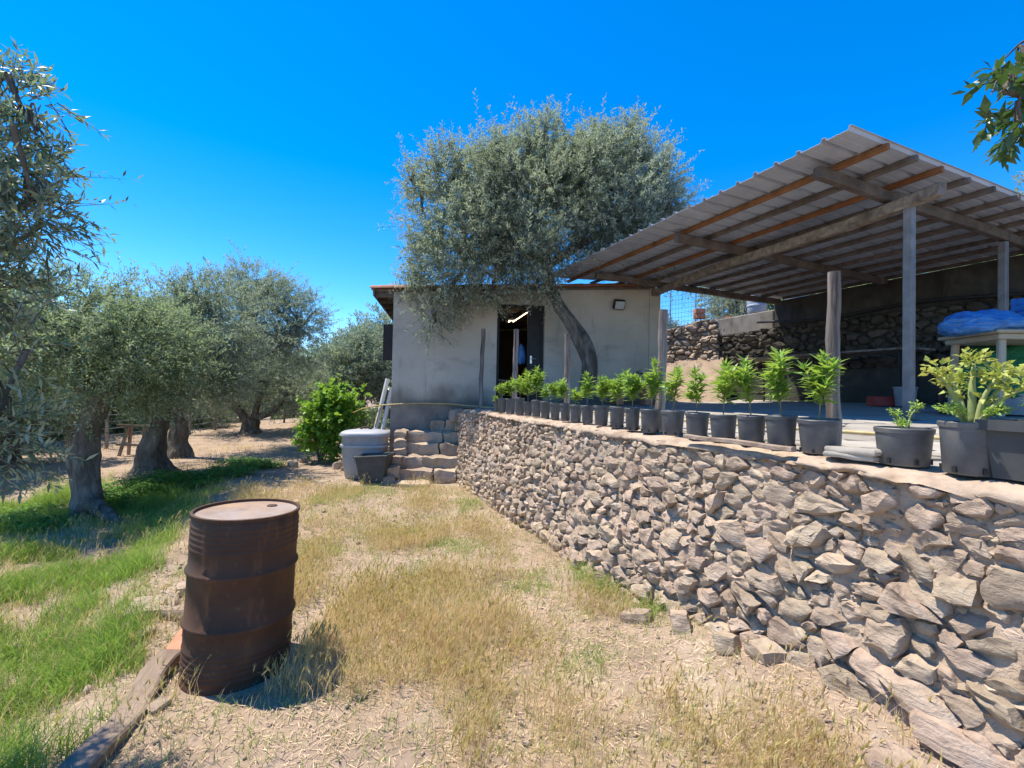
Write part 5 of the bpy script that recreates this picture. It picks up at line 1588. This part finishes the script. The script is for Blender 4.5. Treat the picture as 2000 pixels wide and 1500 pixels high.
names = ['pale olive tree close behind the left corner of the house', 'tall olive tree rising behind the house eave', 'dark tree behind the vine, left of the house', 'distant pale tree over the path end',
         'dark tree behind the spreading olive', 'dark tree beyond the fence, behind the long bare limb', 'tree beyond the fence behind the third trunk', 'dark tree beyond the fence between the first two trunks',
         'tree beyond the fence behind the nearest trunk', 'dark tree beyond the fence at far left', 'tree at the left edge beyond the fence', 'big far tree beyond the second trunk', 'big dark far tree left of the nearest trunk',
         'big far tree at the left edge', 'far tree at the end of the grove', 'far dark tree between vine and house', 'low bushy tree at the left edge beside the grass', 'small olive tree behind the near branches, left']
protos = {}
for i, (u, Y, sc, mt) in enumerate(spots):
    p = at(u, 760, Y); p.z = ground_z(p.x, p.y) - .1
    if mt not in protos:
        r_ = bg(51 if mt == 'olive' else 57, mt, names[i]); protos[mt] = r_
        r_.location = p; r_.scale = (sc, sc, sc); r_.rotation_euler = (0, 0, i * 1.3)
    else:
        copy_thing(protos[mt], p, (0, 0, i * 1.3), sc, names[i])
low = [(95, 13.2, .62, 'low bush at the fence, left of the nearest trunk'), (235, 15.5, .66, 'low dark bush behind the fence between the first two trunks'), (285, 17.5, .8, 'second low bush behind the fence between the first two trunks'),
       (392, 17.0, .62, 'low bush behind the fence, right of the third trunk'), (440, 21.0, .85, 'low bush behind the spreading olive, on its left'), (575, 21.5, .8, 'low bush behind the spreading olive, on its right'), (625, 17.5, .6, 'low bush just left of the vine, by the fence end'), (20, 12.0, .7, 'low bush at the fence near the left edge')]
for i, (u, Y, sc, lab) in enumerate(low):
    p = at(u, 760, Y); p.z = ground_z(p.x, p.y) - 1.05 * sc
    copy_thing(protos['olive_dark' if i % 3 else 'olive'], p, (0, 0, i * 1.9), sc, lab)['group'] = 'low bushes along the fence'
up_spots = [(1290, 17, .42), (1350, 21, .5), (1430, 16.5, .8), (1560, 16, .95), (1640, 13.6, .72), (1720, 12.6, .66), (1830, 12.2, .62), (1960, 11.6, .72), (2080, 11.6, 1.15)]
up_names = ['pale shrub behind the mesh fence, right of the house corner', 'far tree behind the mesh fence', 'bush behind the mesh fence beside the grey tank', 'bush above the back wall behind the hidden tank',
            'bush seen in the slit under the roof, left of the tall post', 'bush seen in the slit under the roof, right of the tall post', 'bush seen in the roof slit beside the steel post', 'bush in the slit near the right edge', 'tree rising above the roof at the right edge']
for i, (u, Y, sc) in enumerate(up_spots):
    p = at(u, 600, Y); p.z = 3.1
    copy_thing(protos['olive_dark' if i % 2 else 'olive'], p, (0, 0, i * 2.1), sc, up_names[i])['group'] = 'trees on the upper land'

# dark overhanging foliage seen under the roof beside the pillar
tree('tree', Vector((3.6, 15.2, 3.2)), [Vector((3.6, 15.2, 3.1)), Vector((3.7, 15.0, 4.2)), Vector((4.0, 14.6, 5.2))], [.14, .12, .10],
     [(Vector((4.4, 13.6, 5.25)), (1.5, .9, .55)), (Vector((5.6, 13.4, 5.2)), (1.0, .8, .5))], 5200, 61, 'tree whose dark branches hang behind the house pillar', leafmat='olive_dark', leaf=(.07, .11), per=14, twig=(.3, .6), up=-.5, gap=-.05, sides=10)

# bright vine by the bin
vb = on_ground(640, 884); vb = Vector((-4.25, 10.3, 0))
t = empty('grape_vine', gz(vb), 0, 'bright green leafy vine bush behind the pale bin', 'bush')
lob = [L3(640, 820, 10.3, .44, .45, .50), L3(650, 775, 10.4, .28, .35, .28), L3(612, 850, 10.2, .22, .3, .30), L3(672, 800, 10.4, .32, .4, .36), L3(658, 855, 10.2, .34, .4, .30), L3(700, 772, 10.6, .12, .2, .14), L3(607, 838, 10.1, .14, .2, .16)]
mb = MB()
for (c, r) in lob:
    mb.tube(spline([gz(vb), gz(vb).lerp(c, .5) + Vector((0, 0, .1)), c], 8), interp([.03, .02, .006], 8), 7, amp=.1, seed=1)
mb.build('stem', M['bark'], t, smooth=180)
v, f, k, B, E = crown_leaves(lob, 4600, 71, leaf=(.07, .12), wid=(.75, 1.0), tris=4, per=8, twig=(.12, .3), gap=-.4, fill=.4)
link_mesh('foliage', np_mesh('foliage', v, f, k), M['vine'], t)
for j, (u, v_, Y, sx, lab) in enumerate(((722, 815, 10.8, .35, 'low dull green shrub between the vine and the pipes'),)):
    c = at(u, v_, Y)
    t = empty('shrub', gz(c), 0, lab, 'shrub')
    v, f, k, B, E = crown_leaves([(c - Vector((0, 0, .25)), (sx, sx, .4))], 1800, 75, leaf=(.05, .09), wid=(.4, .6), tris=2, per=8, twig=(.1, .25), gap=-.4)
    link_mesh('foliage', np_mesh('foliage', v, f, k), M['olive_dark'], t)

# ------------------------------------------------------------------ wire fence of the grove
fen = empty('wire_fence', (-9, 12, 0), label='wire fence on wooden stakes behind the olive trunks', cat='fence')
fpx = [(-40, 905), (60, 898), (130, 888), (208, 876), (290, 862), (370, 850), (420, 842), (485, 830), (555, 826), (600, 822)]
fp = [on_ground(u, v) for (u, v) in fpx]
for i, p in enumerate(fp):
    h = 1.05
    tp = Vector((nz((i, 2, 0), 3.3) * .12, 0, 0))
    mb = MB(); mb.tube([gz(p, -.1), gz(p, h * .5) + tp * .5, gz(p, h) + tp], [.04, .037, .033], 9, amp=.1, freq=6, seed=i)
    mb.build('stake', M['greywood'], fen, smooth=50)
for k in range(6):
    pts = [gz(p, .15 + .17 * k) for p in fp]
    MB().tube(pts, .006, 5, cap=False).build('wire', M['wire'], fen)
lad = empty('wooden_trestle', on_ground(265, 890), label='little pale wooden trestle standing by the fence between the trunks', cat='trestle')
LB_ = on_ground(265, 890)
for sx in (-.28, .28):
    mb = MB(); mb.bar(gz(LB_ + Vector((sx, -.12, 0)), 0), gz(LB_ + Vector((sx * .6, 0, 0)), .72), .05, .05, up=Vector((0, 1, 0))); mb.build('leg', M['wood_x'], lad)
    mb = MB(); mb.bar(gz(LB_ + Vector((sx, .14, 0)), 0), gz(LB_ + Vector((sx * .6, .05, 0)), .70), .05, .05, up=Vector((0, 1, 0))); mb.build('leg', M['wood_x'], lad)
for z in (.25, .68):
    mb = MB(); mb.bar(gz(LB_ + Vector((-.4, -.06, 0)), z), gz(LB_ + Vector((.4, -.06, 0)), z), .05, .05); mb.build('rail', M['wood_x'], lad)

# ------------------------------------------------------------------ grass, weeds, straw
rn = np.random.default_rng(99)
def gz_arr(P):
    return np.array([ground_z(x, y) for x, y in P])
def fbm(x, y, s, o):
    return noise.noise(Vector((x * s, y * s, o))) + .5 * noise.noise(Vector((x * s * 2.3, y * s * 2.3, o + 9)))
def blades(P, h, w, lean, mat_, name, label, cat, seg=3, wind=(0.25, -.1)):
    n = len(P)
    z = gz_arr(P)
    base = np.concatenate([P, z[:, None] - .005], 1)
    az = rn.uniform(0, 6.28, n)
    ld = np.stack([np.cos(az), np.sin(az), np.zeros(n)], 1) * (lean * rn.uniform(.3, 1.2, n))[:, None] + np.array([wind[0], wind[1], 0]) * lean.mean()
    sa = rn.uniform(0, 6.28, n)
    side = np.stack([np.cos(sa), np.sin(sa), np.zeros(n)], 1)
    rows = []
    for k in range(seg):
        t = k / seg
        c = base + np.array([0, 0, 1.0]) * (h * t * (1 - .25 * t))[:, None] + ld * (h * t * t)[:, None]
        ww = (w * (1 - .55 * t))[:, None] * .5
        rows += [c - side * ww, c + side * ww]
    tip = base + np.array([0, 0, 1.0]) * (h * .75)[:, None] + ld * h[:, None]
    rows.append(tip)
    m = len(rows)
    v = np.stack(rows, 1).reshape(-1, 3)
    o = (np.arange(n) * m)[:, None]
    fs = []
    for k in range(seg - 1):
        a = 2 * k
        fs += [o + [[a, a + 1, a + 3]], o + [[a, a + 3, a + 2]]]
    fs.append(o + [[2 * seg - 2, 2 * seg - 1, 2 * seg]])
    f = np.concatenate(fs, 1).reshape(-1, 3)
    ob = link_mesh(name, np_mesh(name, v, f, 3), M[mat_])
    tag(ob, label, cat, kind='stuff')
    return tip
def clear(x, y, pad=0.0):
    """keep plants off the drum, the wall and the steps"""
    if (x - bc.x) ** 2 + (y - bc.y) ** 2 < (.30 + pad) ** 2: return False
    q = (Vector((x, y, 0)) - W0).dot(WR)
    if q > -.17 and y < 8.6: return False
    if y > 7.75 and -2.2 < x < 0: return False
    if (x + 2.6) ** 2 + (y - 8.3) ** 2 < .55 ** 2: return False
    return True
def scatter(n, xr, yr, dens, tuft=1, spread=.04, ybias=1.0):
    out = []
    tries = 0
    while len(out) < n and tries < n * 14:
        tries += 1
        y = yr[0] + (yr[1] - yr[0]) * rn.random() ** ybias
        x = rn.uniform(*xr)
        if abs(x) > 1.25 * y + .5: continue
        if not clear(x, y) or rn.random() > dens(x, y): continue
        for _ in range(tuft):
            a, b = x + rn.normal(0, spread), y + rn.normal(0, spread)
            if clear(a, b): out.append((a, b))
    return np.array(out[:n])
def dry_d(x, y):
    e = edge_x(y)
    if x < e + .15: return .16 * max(0.1, .6 + fbm(x, y, 1.6, 61)) * (1 - sstep(6, 8, y))
    k = .30 + 1.5 * fbm(x, y, 1.25, 2.0)
    q = -(Vector((x, y, 0)) - W0).dot(WR)
    k *= sstep(.12, .55, q)
    path = abs(x - np.interp(y, [1, 2.2, 3.2, 4.5, 6.5], [.75, .62, .40, .20, -.1]))
    k *= .25 + .75 * sstep(.05, .35, path)
    if x < -.85 and y < 2.6: k *= .10
    if -1.25 < x < -.75 and 2.4 < y < 3.9: k = max(k, .85)
    if y > 5: k *= .5
    return min(1.0, max(0.02, k))
P = scatter(46000, (-5.5, 2.2), (1.25, 7.6), dry_d, 5, .028, 1.25)
n = len(P)
h = rn.uniform(.05, .25, n) * (1 + .7 * np.array([fbm(x, y, 1.7, 5) for x, y in P]))
tip = blades(P, h, rn.uniform(.0018, .0036, n), np.full(n, .42), 'dry_grass', 'dry_grass', 'golden dry grass in tufts over the path', 'grass')
# bearded seed heads on a share of the stalks
sel = rn.choice(n, 11000, replace=False)
T, hh = tip[sel], h[sel]
ns_ = len(sel)
d0 = norm_rows(np.stack([rn.normal(.25, .3, ns_), rn.normal(-.05, .3, ns_), np.ones(ns_)], 1))
Lh = rn.uniform(.028, .052, ns_)
VV, FF, off = [], [], 0
for k in range(3):
    a = rn.uniform(0, 6.28, ns_); up_ = np.stack([np.cos(a), np.sin(a), np.zeros(ns_)], 1)
    v, f, _ = leaf_arrays(T - d0 * .008, d0, up_, Lh, Lh * .22, 0, .05, 2)
    VV.append(v); FF.append(f + off); off += len(v)
for k in range(7):                      # beard
    dk = norm_rows(d0 + rn.normal(0, .28, (ns_, 3)))
    v, f, _ = leaf_arrays(T + d0 * (Lh * rn.uniform(.1, .7))[:, None], dk, rn.normal(0, 1, (ns_, 3)), Lh * rn.uniform(.6, 1.0, ns_), np.full(ns_, .0016), 0, .05, 2)
    VV.append(v); FF.append(f + off); off += len(v)
tag(link_mesh('grass_seed_heads', np_mesh('grass_seed_heads', np.concatenate(VV), np.concatenate(FF), 4), M['seed_head']), 'bearded seed heads on the dry grass of the path', 'grass', kind='stuff')

# straw litter lying flat
def lit_d(x, y):
    if x < edge_x(y): return .10
    return min(1.0, max(.12, .55 + .9 * fbm(x, y, 1.3, 12)))
P = scatter(46000, (-3.6, 2.3), (1.2, 7.8), lit_d, 3, .05, 1.35)
n = len(P); z = gz_arr(P)
pos = np.concatenate([P, z[:, None] + rn.uniform(.003, .012, n)[:, None]], 1)
az = rn.uniform(0, 6.28, n)
D = np.stack([np.cos(az), np.sin(az), rn.normal(0, .10, n)], 1)
L = rn.uniform(.02, .085, n)
v, f, k = leaf_arrays(pos, D, np.stack([rn.normal(0, .3, n), rn.normal(0, .3, n), np.ones(n)], 1), L, rn.uniform(.0018, .0042, n), 0, .06, 2)
tag(link_mesh('straw_litter', np_mesh('straw_litter', v, f, k), M['litter']), 'loose dry straw scattered flat over the soil', 'straw', kind='stuff')
# pebbles and clods
P = scatter(2600, (-3.4, 2.3), (1.2, 9.0), lambda x, y: .4 + .6 * fbm(x, y, 1.1, 31), 2, .06, 1.3)
oc = np.array([(1, 0, 0), (-1, 0, 0), (0, 1, 0), (0, -1, 0), (0, 0, 1), (0, 0, -1)], float)
of = np.array([(0, 2, 4), (2, 1, 4), (1, 3, 4), (3, 0, 4), (2, 0, 5), (1, 2, 5), (3, 1, 5), (0, 3, 5)])
n = len(P); sc = rn.uniform(.004, .016, n) * (1 + (rn.random(n) < .04) * 1.6)
v = oc[None] * sc[:, None, None] * rn.uniform(.6, 1.3, (n, 6, 3)) * np.array([1, 1, .7]) + np.concatenate([P, (gz_arr(P) + sc * .25)[:, None]], 1)[:, None, :]
f = (np.arange(n) * 6)[:, None, None] + of[None]
tag(link_mesh('pebbles', np_mesh('pebbles', v.reshape(-1, 3), f.reshape(-1, 3), 3), M['clod']), 'small pebbles and clods strewn on the soil', 'pebbles', kind='stuff')

# green grass left of the kerb and in patches
def green_d(x, y):
    e = edge_x(y)
    k = .62 + 1.3 * fbm(x, y, 1.5, 21)
    return min(1.0, max(.0, k)) * sstep(-.02, .32, e - x) * (1 - sstep(6.0, 8.5, y)) * (1 - .75 * sstep(4.7, 5.2, y) * (1 - sstep(5.6, 6.0, y)))
P = scatter(70000, (-7.5, -1.5), (1.25, 8.5), green_d, 10, .030, 1.35)
n = len(P)
h = rn.uniform(.03, .22, n) * (1 + .9 * np.array([fbm(x, y, 1.4, 25) for x, y in P]))
blades(P, h, rn.uniform(.003, .0065, n), np.full(n, .65), 'green_grass', 'green_grass', 'lush green grass under the olive trees on the left', 'grass')
base_d = 0.0
def patch_d(x, y):
    k = 0.0
    for (px_, py_, r1, r2) in patches:
        k = max(k, 1 - math.hypot((x - px_) / r1, (y - py_) / r2))
    return min(1, max(base_d, k * 1.6)) * (.5 + .6 * fbm(x, y, 3, 2) + .2)
pw = lambda u, v: on_ground(u, v)
patches = [(p.x, p.y, a, b) for p, a, b in ((pw(760, 1040), .55, .5), (pw(890, 1065), .45, .35), (pw(640, 975), .6, .6), (pw(910, 985), .35, .5), (pw(1040, 1140), .35, .35), (pw(620, 1080), .35, .5), (pw(700, 960), .8, .4), (pw(1150, 1290), .3, .2), (pw(820, 1120), .3, .3))]
base_d = 0.22
P = scatter(26000, (-2.9, 1.2), (1.5, 8.0), patch_d, 6, .03, 1.1)
base_d = 0.0
n = len(P)
blades(P, rn.uniform(.03, .10, n), rn.uniform(.002, .0042, n), np.full(n, .7), 'green_grass', 'green_grass', 'thin green grass patches on the dry path', 'grass')
patches = [(p.x, p.y, a, b) for p, a, b in ((pw(1165, 1130), .30, .40), (pw(1195, 1150), .26, .30), (pw(1255, 1200), .2, .2))]
P = scatter(800, (0, 1.6), (2.4, 4.6), patch_d, 4, .035, 1.0)
n = len(P)
blades(P, rn.uniform(.05, .20, n), rn.uniform(.003, .005, n), np.full(n, .8), 'green_grass', 'green_grass', 'fresh green grass clump at the foot of the stone wall', 'grass')
# broad-leaved weeds round the trunks
def weed_patch(pxs, n, lab, hgt=.16, size=(.03, .055)):
    global patches
    patches = [(p.x, p.y, a, b) for p, a, b in pxs]
    xs = [p[0] for p in patches]; ys = [p[1] for p in patches]
    P = scatter(n, (min(xs) - 1.6, max(xs) + 1.6), (min(ys) - 1.6, max(ys) + 1.6), patch_d, 3, .04, 1.0)
    m = len(P)
    z = gz_arr(P) + hgt * rn.random(m) ** .7 * np.array([.5 + .9 * max(0, .5 + fbm(x, y, 2.2, 7)) for x, y in P])
    pos = np.concatenate([P, z[:, None]], 1)
    az = rn.uniform(0, 6.28, m)
    D = np.stack([np.cos(az), np.sin(az), rn.normal(.1, .3, m)], 1)
    L = rn.uniform(*size, m)
    v, f, k = leaf_arrays(pos, D, np.stack([rn.normal(0, .35, m), rn.normal(0, .35, m), np.ones(m)], 1), L, L * rn.uniform(.6, .9, m), .15, .2)
    tag(link_mesh('weeds', np_mesh('weeds', v, f, k), M['weed']), lab, 'weeds', kind='stuff')
weed_patch([(pw(270, 965), .7, .6), (pw(340, 950), .8, .5), (pw(230, 985), .5, .4)], 7500, 'leafy green weeds between the nearest olive trunks')
weed_patch([(pw(90, 1010), .8, .45), (pw(30, 1030), .6, .4)], 3000, 'leafy weeds left of the nearest olive trunk', .12)
weed_patch([(pw(490, 912), .75, .55), (pw(440, 930), .6, .4)], 4500, 'bright green weed patch in the sun on the path', .14)
# dry grass beyond on the grove floor
P = scatter(9000, (-14, -2.6), (7.5, 19), lambda x, y: min(1, max(.05, .35 + .9 * fbm(x, y, .5, 44))), 5, .08, 1.0)
n = len(P)
blades(P, rn.uniform(.05, .16, n), rn.uniform(.006, .012, n), np.full(n, .6), 'dry_grass', 'dry_grass', 'dry grass on the sunny ground beyond the olive trunks', 'grass')
